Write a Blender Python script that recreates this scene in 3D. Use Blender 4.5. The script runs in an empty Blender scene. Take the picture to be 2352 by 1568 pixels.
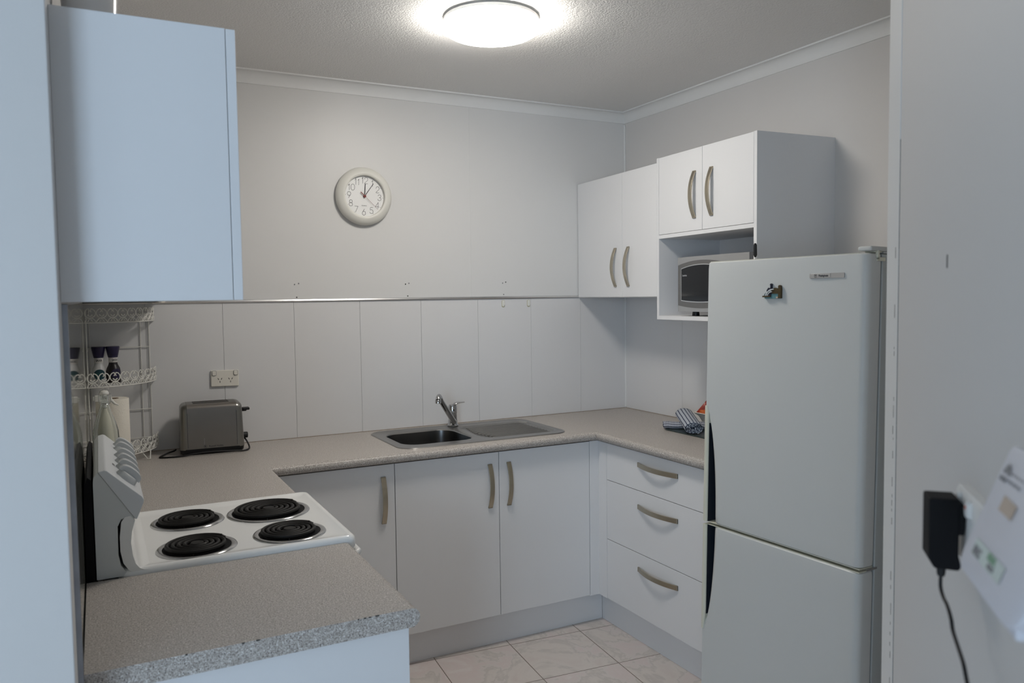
import bpy, bmesh, math, random
from mathutils import Vector, Matrix, Euler
random.seed(7)
PI = math.pi
scene = bpy.context.scene
COL = scene.collection

# ---------------------------------------------------------------- camera
def make_camera():
    ya, pi_, ro = math.radians(27.5197), math.radians(-3.2527), math.radians(-0.7374)
    fw = Vector((math.sin(ya)*math.cos(pi_), math.cos(ya)*math.cos(pi_), math.sin(pi_)))
    r = Vector((math.cos(ya), -math.sin(ya), 0)); u = r.cross(fw)
    r2 = r*math.cos(ro)+u*math.sin(ro); u2 = -r*math.sin(ro)+u*math.cos(ro)
    cam = bpy.data.cameras.new('camera'); ob = bpy.data.objects.new('camera', cam); COL.objects.link(ob)
    cam.sensor_fit = 'HORIZONTAL'; cam.sensor_width = 36; cam.lens = 1825.88/2352*36
    cam.clip_start = .02
    m = Matrix((( r2.x, u2.x, -fw.x, -2.5644), (r2.y, u2.y, -fw.y, -3.5724), (r2.z, u2.z, -fw.z, 1.5193), (0, 0, 0, 1)))
    ob.matrix_world = m
    cam.dof.use_dof = True; cam.dof.focus_distance = 3.1; cam.dof.aperture_fstop = 6.3
    scene.camera = ob
make_camera()

# ---------------------------------------------------------------- exposure, world, daylight
scene.view_settings.view_transform = 'Standard'; scene.view_settings.look = 'None'
scene.view_settings.gamma = 1; scene.view_settings.use_curve_mapping = False
scene.view_settings.exposure = 0.0
LAMP_POWER = 47.0
world = bpy.data.worlds.new('sky'); scene.world = world; world.use_nodes = True
world.node_tree.nodes['Background'].inputs[0].default_value = (.55, .75, 1, 1)
world.node_tree.nodes['Background'].inputs[1].default_value = .6
def area(name, loc, rot, sx, sy, power, color):
    l = bpy.data.lights.new(name, 'AREA'); l.shape = 'RECTANGLE'; l.size = sx; l.size_y = sy
    l.energy = power; l.color = color
    o = bpy.data.objects.new(name, l); o.location = loc; o.rotation_euler = rot; COL.objects.link(o); return o
# daylight entering by the living room window behind the photographer
area('window_daylight', (-5.15, -6.32, 1.35), (PI/2, 0, 0), 1.8, 1.8, 120, (.60, .79, 1.0))
scene.cycles.diffuse_bounces = 6

# ---------------------------------------------------------------- material helpers
def mat(name, col, rough=.5, metal=0., spec=.5, emit=None, estr=0., trans=0., ior=1.45, coat=0., noise=None, bump=None, aniso=0.):
    m = bpy.data.materials.new(name); m.use_nodes = True; nt = m.node_tree; b = nt.nodes['Principled BSDF']
    b.inputs['Base Color'].default_value = (*col, 1); b.inputs['Roughness'].default_value = rough
    b.inputs['Metallic'].default_value = metal; b.inputs['Specular IOR Level'].default_value = spec
    b.inputs['IOR'].default_value = ior; b.inputs['Transmission Weight'].default_value = trans
    b.inputs['Coat Weight'].default_value = coat
    if emit: b.inputs['Emission Color'].default_value = (*emit, 1); b.inputs['Emission Strength'].default_value = estr
    tc = nt.nodes.new('ShaderNodeTexCoord')
    if noise:   # (scale, amount)
        n = nt.nodes.new('ShaderNodeTexNoise'); n.inputs['Scale'].default_value = noise[0]; n.inputs['Detail'].default_value = 4
        nt.links.new(tc.outputs['Object'], n.inputs['Vector'])
        mx = nt.nodes.new('ShaderNodeMix'); mx.data_type = 'RGBA'
        mx.inputs[6].default_value = (*[c*(1-noise[1]) for c in col], 1); mx.inputs[7].default_value = (*[min(1, c*(1+noise[1])) for c in col], 1)
        nt.links.new(n.outputs['Fac'], mx.inputs[0]); nt.links.new(mx.outputs[2], b.inputs['Base Color'])
    if bump:    # (scale, strength, distance)
        n = nt.nodes.new('ShaderNodeTexNoise'); n.inputs['Scale'].default_value = bump[0]; n.inputs['Detail'].default_value = 3
        nt.links.new(tc.outputs['Object'], n.inputs['Vector'])
        bp = nt.nodes.new('ShaderNodeBump'); bp.inputs['Strength'].default_value = bump[1]; bp.inputs['Distance'].default_value = bump[2]
        nt.links.new(n.outputs['Fac'], bp.inputs['Height']); nt.links.new(bp.outputs['Normal'], b.inputs['Normal'])
    return m
def nodes(m): return m.node_tree, m.node_tree.nodes['Principled BSDF']

M = {}
M['wall'] = mat('wall_paint', (.62, .605, .59), .55, noise=(1.3, .02), bump=(160, .08, .002))
M['wall_living'] = mat('living_room_paint', (.66, .66, .65), .6, noise=(1.2, .02))
M['wallboard'] = mat('wallboard', (.65, .645, .635), .42, noise=(1.1, .02), bump=(260, .06, .001))
M['splash'] = mat('splash_panel', (.66, .655, .655), .16, noise=(1.7, .015), spec=.4)
M['splash_left'] = mat('glossy_splash_panel', (.50, .51, .47), .03, spec=.9, coat=.6)
M['laminate'] = mat('white_laminate', (.72, .72, .725), .38, noise=(2.2, .012), bump=(420, .05, .001), spec=.4)
M['laminate_edge'] = mat('white_edging', (.80, .79, .78), .4)
M['trim'] = mat('white_trim', (.72, .72, .71), .45, noise=(6, .02))
M['enamel'] = mat('white_enamel', (.80, .80, .785), .16, spec=.6, noise=(3, .01))
M['stove_grey'] = mat('stove_side_plastic', (.60, .62, .62), .4)
M['stove_panel'] = mat('control_panel_plastic', (.66, .68, .70), .35)
M['knob'] = mat('knob_plastic', (.56, .58, .59), .38)
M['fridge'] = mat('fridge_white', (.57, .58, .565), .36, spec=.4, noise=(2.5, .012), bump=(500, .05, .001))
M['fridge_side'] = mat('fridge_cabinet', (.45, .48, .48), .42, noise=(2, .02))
M['cream'] = mat('cream_plastic', (.66, .65, .54), .4)
M['grip_shade_paint'] = mat('painted_recess_shade', (.012, .016, .025), .4)
M['black'] = mat('black_plastic', (.006, .006, .007), .5)
M['matte_black'] = mat('matte_black', (.005, .005, .006), .7, spec=.2)
M['coil'] = mat('black_element', (.008, .007, .006), .55, spec=.3, noise=(60, .4))
M['chrome'] = mat('chrome', (.48, .48, .48), .12, 1.0)
M['steel'] = mat('brushed_steel', (.36, .35, .335), .3, 1.0, noise=(25, .06))
M['toaster'] = mat('toaster_steel', (.24, .22, .20), .34, 1.0, noise=(9, .10))
M['toaster_end'] = mat('toaster_end_steel', (.27, .26, .24), .3, 1.0)
M['handle'] = mat('brushed_nickel', (.46, .41, .32), .33, 1.0, noise=(40, .08))
M['alum'] = mat('aluminium', (.62, .62, .62), .25, 1.0)
M['alum_dull'] = mat('aluminium_dull', (.33, .34, .37), .35, 1.0, noise=(30, .25))
M['ink'] = mat('dark_ink', (.035, .035, .04), .5)
M['grey_ink'] = mat('grey_ink', (.22, .22, .23), .5)
M['pale_ink'] = mat('pale_ink', (.55, .56, .58), .4)
M['red'] = mat('dark_red_plastic', (.16, .015, .012), .4)
M['clock_frame'] = mat('clock_rim_plastic', (.68, .67, .62), .4, noise=(5, .04))
M['clock_face'] = mat('clock_dial', (.80, .80, .79), .35)
M['gpo'] = mat('outlet_plastic', (.70, .67, .60), .35)
M['gpo_white'] = mat('outlet_white', (.72, .71, .69), .4)
M['wire'] = mat('white_coated_wire', (.72, .71, .67), .4)
M['cap_purple'] = mat('purple_cap', (.022, .017, .055), .3)
M['label_white'] = mat('label_white', (.62, .60, .58), .5)
M['teal'] = mat('teal_label', (.01, .045, .06), .4)
M['teal_text'] = mat('green_text', (.03, .16, .12), .5)
M['pepper'] = mat('peppercorn_fill', (.012, .008, .009), .35)
M['salt'] = mat('salt_fill', (.50, .50, .50), .4)
M['paper'] = mat('paper_towel', (.74, .70, .62), .8, bump=(240, .5, .003))
M['card'] = mat('cardboard', (.30, .22, .15), .8)
M['spray'] = mat('cream_bottle_plastic', (.66, .62, .52), .35)
M['spray_head'] = mat('white_trigger_plastic', (.72, .71, .67), .35)
M['glass'] = mat('clear_glass', (.92, .95, .94), .02, trans=1.0, ior=1.30)
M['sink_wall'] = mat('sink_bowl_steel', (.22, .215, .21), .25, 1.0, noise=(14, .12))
M['mw_body'] = mat('microwave_silver', (.42, .42, .42), .35, .6)
M['mw_frame'] = mat('microwave_frame', (.22, .215, .21), .35, .8)
M['mw_glass'] = mat('microwave_glass', (.008, .009, .011), .1, spec=.35)
M['mw_panel'] = mat('microwave_panel', (.42, .42, .37), .4)
M['bowl'] = mat('cream_ceramic', (.72, .68, .60), .25)
M['pot'] = mat('white_ceramic', (.74, .73, .72), .15)
M['orange'] = mat('orange_packet', (.62, .13, .02), .4)
M['packet_red'] = mat('red_foil_packet', (.30, .03, .015), .3, noise=(60, .5))
M['board'] = mat('dark_glass_board', (.035, .050, .048), .2, noise=(8, .15))
M['router'] = mat('router_white', (.66, .66, .71), .4)
M['sticker'] = mat('tan_sticker', (.50, .40, .32), .6, noise=(30, .1))
M['sticker_pale'] = mat('pale_green_label', (.58, .64, .60), .6)
M['green_ink'] = mat('green_ink', (.20, .34, .22), .6)
M['sealant'] = mat('old_sealant', (.30, .25, .20), .8, noise=(40, .4))
M['grime'] = mat('paint_chip', (.05, .05, .045), .8)
M['bridge'] = mat('bronze_paint', (.06, .040, .012), .5, noise=(300, .5))
M['water'] = mat('teal_paint', (.10, .23, .25), .35)
M['sail'] = mat('sail_white', (.55, .58, .58), .4)
M['navy'] = mat('navy_paint', (.01, .013, .03), .4)
M['badge'] = mat('badge_silver', (.50, .50, .50), .3, .7)
M['lamp_rim'] = mat('lamp_rim', (.80, .79, .77), .4)
M['switch_red'] = mat('switch_red_mark', (.55, .12, .06), .5)
M['hook'] = mat('hook_plastic', (.68, .68, .64), .3)
M['glue'] = mat('yellow_glue', (.42, .38, .20), .6)

# ceiling: coarse stippled paint
def ceiling_mat():
    m = mat('stippled_ceiling', (.76, .75, .735), .7); nt, b = nodes(m)
    tc = nt.nodes.new('ShaderNodeTexCoord'); v = nt.nodes.new('ShaderNodeTexVoronoi'); v.inputs['Scale'].default_value = 150
    n = nt.nodes.new('ShaderNodeTexNoise'); n.inputs['Scale'].default_value = 60; n.inputs['Detail'].default_value = 4
    nt.links.new(tc.outputs['Object'], v.inputs['Vector']); nt.links.new(tc.outputs['Object'], n.inputs['Vector'])
    a = nt.nodes.new('ShaderNodeMath'); a.operation = 'MULTIPLY'; nt.links.new(v.outputs['Distance'], a.inputs[0]); nt.links.new(n.outputs['Fac'], a.inputs[1])
    bp = nt.nodes.new('ShaderNodeBump'); bp.inputs['Strength'].default_value = .8; bp.inputs['Distance'].default_value = .0025; bp.invert = True
    nt.links.new(a.outputs[0], bp.inputs['Height']); nt.links.new(bp.outputs['Normal'], b.inputs['Normal']); return m
M['ceiling'] = ceiling_mat()

# speckled laminate worktop
def worktop_mat():
    m = mat('speckled_laminate', (.42, .37, .33), .38, spec=.35); nt, b = nodes(m)
    tc = nt.nodes.new('ShaderNodeTexCoord')
    def noise(s, d=2):
        n = nt.nodes.new('ShaderNodeTexNoise'); n.inputs['Scale'].default_value = s; n.inputs['Detail'].default_value = d
        nt.links.new(tc.outputs['Object'], n.inputs['Vector']); return n.outputs['Fac']
    def ramp(f, stops):
        r = nt.nodes.new('ShaderNodeValToRGB'); e = r.color_ramp.elements
        e[0].position, e[0].color = stops[0]; e[1].position, e[1].color = stops[1]
        for p, c in stops[2:]:
            x = e.new(p); x.color = c
        nt.links.new(f, r.inputs[0]); return r.outputs[0]
    base = ramp(noise(330, 3), [(.36, (.31, .275, .245, 1)), (.66, (.56, .525, .49, 1))])
    dark = ramp(noise(420, 1), [(.33, (1, 1, 1, 1)), (.39, (0, 0, 0, 1))])
    light = ramp(noise(260, 1), [(.63, (0, 0, 0, 1)), (.70, (1, 1, 1, 1))])
    def mix(f, a, c):
        x = nt.nodes.new('ShaderNodeMix'); x.data_type = 'RGBA'; nt.links.new(f, x.inputs[0]); nt.links.new(a, x.inputs[6]); x.inputs[7].default_value = c
        return x.outputs[2]
    c = mix(light, base, (.68, .66, .63, 1)); c = mix(dark, c, (.085, .075, .07, 1))
    nt.links.new(c, b.inputs['Base Color']); return m
M['worktop'] = worktop_mat()

# pink-grey marbled floor tiles
def tile_mat():
    m = mat('marbled_tiles', (.6, .54, .5), .28, spec=.45); nt, b = nodes(m)
    tc = nt.nodes.new('ShaderNodeTexCoord'); mp = nt.nodes.new('ShaderNodeMapping'); mp.vector_type = 'TEXTURE'
    mp.inputs['Location'].default_value = (-1.018, -.552, 0); mp.inputs['Rotation'].default_value = (0, 0, -.085); mp.inputs['Scale'].default_value = (.343, .343, .343)
    nt.links.new(tc.outputs['Object'], mp.inputs[0]); sp = nt.nodes.new('ShaderNodeSeparateXYZ'); nt.links.new(mp.outputs[0], sp.inputs[0])
    def math_(op, a, bb=None, val=None):
        x = nt.nodes.new('ShaderNodeMath'); x.operation = op; nt.links.new(a, x.inputs[0])
        if bb is not None: nt.links.new(bb, x.inputs[1])
        if val is not None: x.inputs[1].default_value = val
        return x.outputs[0]
    def edge(s):
        f = math_('FRACT', s); g = math_('SUBTRACT', f, val=.5); return math_('ABSOLUTE', g)
    mxe = math_('MAXIMUM', edge(sp.outputs[0]), edge(sp.outputs[1])); grout = math_('GREATER_THAN', mxe, val=.4945)
    fx, fy = math_('FLOOR', sp.outputs[0]), math_('FLOOR', sp.outputs[1])
    cb = nt.nodes.new('ShaderNodeCombineXYZ'); nt.links.new(fx, cb.inputs[0]); nt.links.new(fy, cb.inputs[1])
    wn = nt.nodes.new('ShaderNodeTexWhiteNoise'); wn.noise_dimensions = '3D'; nt.links.new(cb.outputs[0], wn.inputs['Vector'])
    va = nt.nodes.new('ShaderNodeVectorMath'); va.operation = 'MULTIPLY_ADD'; nt.links.new(wn.outputs['Color'], va.inputs[0]); va.inputs[1].default_value = (9, 9, 9); nt.links.new(mp.outputs[0], va.inputs[2])
    n = nt.nodes.new('ShaderNodeTexNoise'); n.inputs['Scale'].default_value = 1.5; n.inputs['Detail'].default_value = 7; n.inputs['Roughness'].default_value = .6; n.inputs['Distortion'].default_value = .9
    nt.links.new(va.outputs[0], n.inputs['Vector'])
    r = nt.nodes.new('ShaderNodeValToRGB'); e = r.color_ramp.elements
    e[0].position = .28; e[0].color = (.58, .51, .48, 1); e[1].position = .75; e[1].color = (.68, .65, .62, 1)
    for p, c in ((.44, (.63, .58, .54, 1)), (.497, (.52, .48, .45, 1)), (.52, (.62, .57, .54, 1)), (.6, (.62, .54, .52, 1))):
        x = e.new(p); x.color = c
    nt.links.new(n.outputs['Fac'], r.inputs[0])
    mx = nt.nodes.new('ShaderNodeMix'); mx.data_type = 'RGBA'; nt.links.new(grout, mx.inputs[0]); nt.links.new(r.outputs[0], mx.inputs[6]); mx.inputs[7].default_value = (.20, .16, .13, 1)
    nt.links.new(mx.outputs[2], b.inputs['Base Color'])
    bp = nt.nodes.new('ShaderNodeBump'); bp.inputs['Distance'].default_value = .002; bp.invert = True; nt.links.new(grout, bp.inputs['Height']); nt.links.new(bp.outputs['Normal'], b.inputs['Normal'])
    return m
M['tiles'] = tile_mat()

def stripe_mat(name, axis_scale, gingham=False, a=(.50, .52, .56), d=(.025, .03, .06), duty=.35):
    m = mat(name, a, .85); nt, b = nodes(m); tc = nt.nodes.new('ShaderNodeTexCoord'); sp = nt.nodes.new('ShaderNodeSeparateXYZ')
    nt.links.new(tc.outputs['UV'], sp.inputs[0])
    def st(out, s):
        x = nt.nodes.new('ShaderNodeMath'); x.operation = 'MULTIPLY'; nt.links.new(out, x.inputs[0]); x.inputs[1].default_value = s
        f = nt.nodes.new('ShaderNodeMath'); f.operation = 'FRACT'; nt.links.new(x.outputs[0], f.inputs[0])
        g = nt.nodes.new('ShaderNodeMath'); g.operation = 'LESS_THAN'; nt.links.new(f.outputs[0], g.inputs[0]); g.inputs[1].default_value = duty; return g.outputs[0]
    s1 = st(sp.outputs[0 if gingham else 1], axis_scale[0])
    if gingham:
        s2 = st(sp.outputs[1], axis_scale[1]); ad = nt.nodes.new('ShaderNodeMath'); ad.operation = 'ADD'; nt.links.new(s1, ad.inputs[0]); nt.links.new(s2, ad.inputs[1])
        mu = nt.nodes.new('ShaderNodeMath'); mu.operation = 'MULTIPLY'; nt.links.new(ad.outputs[0], mu.inputs[0]); mu.inputs[1].default_value = .5; f = mu.outputs[0]
    else: f = s1
    mx = nt.nodes.new('ShaderNodeMix'); mx.data_type = 'RGBA'; nt.links.new(f, mx.inputs[0]); mx.inputs[6].default_value = (*a, 1); mx.inputs[7].default_value = (*d, 1)
    nt.links.new(mx.outputs[2], b.inputs['Base Color']); return m
M['gingham'] = stripe_mat('gingham_cotton', (30, 16), True, duty=.5, a=(.58, .60, .66), d=(.02, .024, .05))
M['striped'] = stripe_mat('striped_cotton', (11, 1), False, duty=.28, a=(.42, .45, .50), d=(.035, .045, .09))
def lamp_mat():
    m = mat('lit_diffuser', (.9, .9, .88), .5, emit=(1, .95, .88), estr=LAMP_POWER); return m
M['lamp'] = lamp_mat()

# ---------------------------------------------------------------- geometry helpers
class MB:
    def __init__(s, off=(0, 0, 0)): s.v = []; s.f = []; s.uv = None; s.o = Vector(off)
    def add(s, vs, fs):
        n = len(s.v); s.v += [Vector(v)-s.o for v in vs]; s.f += [tuple(i+n for i in f) for f in fs]; return s
    def box(s, x0, x1, y0, y1, z0, z1, R=None):
        vs = [Vector((x, y, z)) for z in (z0, z1) for y in (y0, y1) for x in (x0, x1)]
        if R: c = Vector(((x0+x1)/2, (y0+y1)/2, (z0+z1)/2)); vs = [c+R@(v-c) for v in vs]
        return s.add(vs, [(0, 2, 3, 1), (4, 5, 7, 6), (0, 1, 5, 4), (1, 3, 7, 5), (3, 2, 6, 7), (2, 0, 4, 6)])
    def loft(s, loops, closed=True, cap0=True, cap1=True):
        n = len(loops[0]); vs = [p for l in loops for p in l]; fs = []
        for k in range(len(loops)-1):
            for i in range(n if closed else n-1):
                j = (i+1) % n; fs.append((k*n+i, k*n+j, (k+1)*n+j, (k+1)*n+i))
        if cap0: fs.append(tuple(range(n))[::-1])
        if cap1: fs.append(tuple(range((len(loops)-1)*n, len(loops)*n)))
        return s.add(vs, fs)
    def tube(s, pts, r, n=8, closed=False, flat=None):
        pts = [Vector(p) for p in pts]; loops = []; up = None; m = len(pts)
        for i, p in enumerate(pts):
            if closed: t = (pts[(i+1) % m]-pts[i-1])
            else: t = pts[min(i+1, m-1)]-pts[max(i-1, 0)]
            t.normalize()
            if up is None: up = Vector((0, 0, 1)) if abs(t.z) < .9 else Vector((1, 0, 0))
            a = t.cross(up).normalized(); b = a.cross(t).normalized(); up = b
            rr = r[i] if isinstance(r, (list, tuple)) else r
            loops.append([p+a*rr*math.cos(2*PI*k/n)+b*rr*math.sin(2*PI*k/n) for k in range(n)])
        if closed: loops.append(loops[0]); return s.loft(loops, cap0=False, cap1=False)
        return s.loft(loops)
    def lathe(s, prof, c=(0, 0, 0), n=40, axis=None, cap=True):
        # prof: (radius, height); axis: matrix 3x3 turning +z onto the axis
        R = axis or Matrix.Identity(3); c = Vector(c); loops = []
        for r, h in prof: loops.append([c+R@Vector((r*math.cos(2*PI*k/n), r*math.sin(2*PI*k/n), h)) for k in range(n)])
        return s.loft(loops, cap0=cap, cap1=cap)
    def prism(s, poly, axis, a, b):
        # poly of 2D points; axis 'y': (x,z) ; 'x': (y,z) ; 'z': (x,y)
        def P(p, t): return {'y': (p[0], t, p[1]), 'x': (t, p[0], p[1]), 'z': (p[0], p[1], t)}[axis]
        return s.loft([[P(p, a) for p in poly], [P(p, b) for p in poly]])
    def build(s, name, m, parent=None, smooth=False, bevel=0, seg=2, loc=None, rot=None):
        me = bpy.data.meshes.new(name); bm = bmesh.new(); vs = [bm.verts.new(v) for v in s.v]
        for f in s.f:
            try: bm.faces.new([vs[i] for i in f])
            except ValueError: pass
        bmesh.ops.remove_doubles(bm, verts=bm.verts, dist=1e-6)
        bmesh.ops.recalc_face_normals(bm, faces=bm.faces); bm.to_mesh(me); bm.free()
        return finish(me, name, m, parent, smooth, bevel, seg, loc, rot)
def finish(me, name, m, parent=None, smooth=False, bevel=0, seg=2, loc=None, rot=None):
    me.materials.append(M[m] if isinstance(m, str) else m)
    o = bpy.data.objects.new(name, me); COL.objects.link(o)
    if parent is not None: o.parent = parent
    if loc: o.location = loc
    if rot: o.rotation_euler = rot
    if bevel:
        md = o.modifiers.new('bevel', 'BEVEL'); md.width = bevel; md.segments = seg; md.limit_method = 'ANGLE'; md.angle_limit = math.radians(35); md.harden_normals = True; smooth = True
    if smooth:

        for p in me.polygons: p.use_smooth = True
        bmx = bmesh.new(); bmx.from_mesh(me)
        for e in bmx.edges:
            if len(e.link_faces) == 2 and e.calc_face_angle(0) > math.radians(42): e.smooth = False
        bmx.to_mesh(me); bmx.free()
    return o

def tag(o, label, cat, group=None, kind=None):
    o['label'] = label; o['category'] = cat
    if group: o['group'] = group
    if kind: o['kind'] = kind
    return o
def thing(name, label, cat, loc=(0, 0, 0), rot=(0, 0, 0), group=None):
    o = bpy.data.objects.new(name, None); COL.objects.link(o); o.location = loc; o.rotation_euler = rot; o.empty_display_size = .05
    return tag(o, label, cat, group)
def struct(o): o['kind'] = 'structure'; return o
def rrect(cx, cy, w, h, r, z, n=6):
    out = []
    for sx, sy, a0 in ((1, 1, 0), (-1, 1, PI/2), (-1, -1, PI), (1, -1, 1.5*PI)):
        for k in range(n+1):
            a = a0+PI/2*k/n; out.append(Vector((cx+sx*(w/2-r)+r*math.cos(a), cy+sy*(h/2-r)+r*math.sin(a), z)))
    return out
def text_bm(txt, size, R, loc, mb, thick=.0003, align='CENTER', bold=0., squeeze=1.):
    cu = bpy.data.curves.new('t', 'FONT'); cu.body = txt; cu.size = size; cu.extrude = thick; cu.align_x = align; cu.align_y = 'CENTER'; cu.offset = bold; cu.resolution_u = 3
    o = bpy.data.objects.new('t', cu); COL.objects.link(o); dg = bpy.context.evaluated_depsgraph_get(); me = bpy.data.meshes.new_from_object(o.evaluated_get(dg))
    vs = [Vector(loc)+R@Vector((v.co.x*squeeze, v.co.y, v.co.z)) for v in me.vertices]; mb.add(vs, [tuple(p.vertices) for p in me.polygons])
    bpy.data.objects.remove(o); bpy.data.curves.remove(cu); bpy.data.meshes.remove(me)
FRONT = Matrix(((1, 0, 0), (0, 0, -1), (0, 1, 0)))      # text facing -y in a run's own frame
RIGHT_RUN = -PI/2                                       # local +x towards camera, +y into the right wall
A45 = -.75*PI
def axis_to(v): return Vector((0, 0, 1)).rotation_difference(Vector(v)).to_matrix()

# ---------------------------------------------------------------- the room
H = 2.4929; LX = -2.6146; RAIL = 1.512
def S(name, mb, m, **k): return struct(mb.build(name, m, **k))
S('floor', MB().box(-6.8, .1, -6.5, .1, -.05, 0), 'tiles')
S('ceiling', MB().box(-6.8, .1, -6.5, .1, H, H+.05), 'ceiling')
S('wall_back', MB().box(-2.72, .1, .002, .1, 0, H), 'wall')
# painted wallboard above the rail: two sheets with a joint, and tongue-jointed splash panels below it
JX = -.921
mb = MB().box(LX, JX-.0006, -.0, .004, RAIL, H).box(JX+.0006, 0, -.0, .004, RAIL, H)
S('wall_back_upper', mb, 'wallboard')
mb = MB(); x = 0
edges = [-(.2938+.2996*j) for j in range(8)]; xs = [0]+edges; xs = [e for e in xs if e > LX]+[LX]
for a, b in zip(xs[:-1], xs[1:]): mb.box(b+.0006, a-.0006, -.003, .004, .86, RAIL)
S('wall_back_lower', mb, 'splash')
S('trim_1', MB().box(JX-.004, JX+.004, -.0010, 0, RAIL, H-.05), 'wallboard')
S('wall_right', MB().box(0, .1, -2.9, .1, 0, H), 'wall')
mb = MB()
for a, b in ((-.003, -.478), (-.479, -.98), (-.981, -1.5)): mb.box(-.003, 0, b, a-.0006, .86, RAIL-.004)
S('wall_right_lower', mb, 'splash')
# left wall whose end faces the photographer, plus the rest of that dividing wall
S('wall_left', MB().box(-2.74, LX, -2.20, .1, 0, H), 'wall', bevel=.003)
S('wall_left_lower', MB().box(LX, LX+.0055, -2.10, 0, .86, RAIL), 'splash_left')
S('trim_2', MB().box(LX-.002, LX+.0085, -2.108, -2.098, .84, RAIL+.004), 'alum_dull', bevel=.001)
S('wall_divider', MB().box(-6.7, -2.735, -2.195, -2.08, 0, H), 'wall')
# cornices
def cornice(name, pts_fn):
    prof = [(0, -.0535), (.004, -.0535), (.0045, -.050)]
    for k in range(9):
        t = PI/2*k/8; prof.append((.0045+.033*(1-math.cos(t)), -.050+.043*math.sin(t)))
    prof += [(.0395, -.007), (.0434, -.006), (.0434, 0), (0, 0)]
    return MB().loft([[pts_fn(e, d, z) for d, z in prof] for e in (0, 1)]).build(name, 'trim', smooth=True)
struct(cornice('trim_3', lambda e, d, z: (LX if e == 0 else -d, -d, H+z)))
struct(cornice('trim_4', lambda e, d, z: (-d, (-d if e == 0 else -2.75), H+z)))
# aluminium rail on top of the splash panels (right end stops at the wall cupboard)
mb = MB().prism([(-.001, RAIL-.006), (-.007, RAIL-.005), (-.009, RAIL), (-.006, RAIL+.006), (-.001, RAIL+.008)], 'x', LX, -.305)
S('trim_5', mb, 'alum')
S('trim_6', MB().tube([(-.004, -.004, .905), (-.004, -.004, H-.06)], .005, 8), 'trim', smooth=True)
# old sealant where worktop meets wall
mb = MB().box(-2.55, -.01, -.0065, -.003, .8995, .9025).box(-.0065, -.003, -1.36, -.006, .8995, .9025)
S('trim_7', mb, 'sealant')
# living room shell behind the photographer
S('wall_rear', MB().box(-6.8, -6.1, -6.3, -6.2, 0, H).box(-4.15, .1, -6.3, -6.2, 0, H).box(-6.1, -4.15, -6.3, -6.2, 0, .4).box(-6.1, -4.15, -6.3, -6.2, 2.3, H), 'wall_living')
S('wall_west', MB().box(-6.8, -6.7, -6.2, -2.0, 0, H), 'wall_living')
S('wall_east', MB().box(0, .1, -6.5, -2.85, 0, H), 'wall_living')
w = MB()
for a in (-6.1, -5.14, -4.19): w.box(a, a+.04, -6.28, -6.24, .4, 2.3)
w.box(-6.1, -4.15, -6.28, -6.24, .4, .44).box(-6.1, -4.15, -6.28, -6.24, 2.26, 2.3)
S('window_1', w, 'trim')
# angled wall at the right edge of the picture
S45 = math.sqrt(.5); CX, CY = -2.5644+S45*.2, -3.5724-S45*.2
def root45(name, label=None, cat=None):
    o = bpy.data.objects.new(name, None); COL.objects.link(o); o.location = (CX, CY, 0); o.rotation_euler = (0, 0, A45)
    if label: tag(o, label, cat)
    return o
ar = (CX, CY, 0); rr = (0, 0, A45)
S('wall_right_front', MB().box(-1.345, 1.1, 0, .09, 0, H), 'wall', loc=ar, rot=rr)
S('trim_8', MB().box(-1.462, -1.3462, -.001, .095, 0, H), 'trim', loc=ar, rot=rr)
mb = MB()
z = .55
while z < 1.66:
    L = random.uniform(.003, .022); xx = -1.372+random.uniform(-.003, .003)
    if random.random() < .62: mb.box(xx-.0012, xx+.0012, -.0013, -.0008, z, z+L)
    z += L+random.uniform(.003, .014)
mb.box(-1.3462, -1.3450, -.0006, .0, .3, 1.75)
mb.box(-1.012, -1.009, -.0006, 0, 1.545, 1.56)
S('trim_9', mb, 'grime', loc=ar, rot=rr)
S('wall_front', MB().box(-1.30, .02, -2.86, -2.76, 0, H), 'wall')

# ---------------------------------------------------------------- worktops
def worktop_profile(D, z0=.8615, z1=.9, r=.017):
    p = [(D, z0), (.012, z0)]
    for k in range(7):
        a = -PI/2-PI*k/6*1.0; p.append((r+r*math.cos(a) if False else r-r*math.sin(-a+0)*0-r*math.cos((k/6-.5)*PI), (z0+z1)/2+(z1-z0)/2*math.sin((k/6-.5)*PI)))
    p += [(r+.004, z1), (D, z1)]
    return p
FX1 = -2.012; FY = -.584; FX2 = -.584
def worktop_u():
    prof = worktop_profile(1.0); mb = MB(); stations = []
    def st(kind):
        out = []
        for s, z in prof:
            back = s > .5
            if kind == 0: x, y = (LX+.0075 if back else FX1-s), -1.055
            if kind == 1: x, y = (LX+.0075 if back else FX1-s), (-.003 if back else FY+s)
            if kind == 2: x, y = (-.003 if back else FX2+s), (-.003 if back else FY+s)
            if kind == 3: x, y = (-.003 if back else FX2+s), -1.375
            out.append((x, y, z))
        return out
    return mb.loft([st(k) for k in range(4)])
wt = worktop_u().build('worktop', 'worktop', smooth=True)
def cut(o, cutter_mb):
    c = cutter_mb.build('cut', 'black', o.parent); md = o.modifiers.new('b', 'BOOLEAN'); md.object = c; md.operation = 'DIFFERENCE'; md.solver = 'EXACT'
    dg = bpy.context.evaluated_depsgraph_get(); me = bpy.data.meshes.new_from_object(o.evaluated_get(dg)); old = o.data; o.modifiers.clear(); o.data = me
    me.materials.clear(); me.materials.append(old.materials[0])
    bpy.data.objects.remove(c); return o
SINK = (-1.085, -.287)
cut(wt, MB().loft([rrect(-1.085, -.287, .76, .43, .05, .80), rrect(-1.085, -.287, .76, .43, .05, .95)]))
tag(wt, 'continuous speckled beige worktop running round three sides under the toaster and sink', 'worktop')
prof = worktop_profile(.5)
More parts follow.
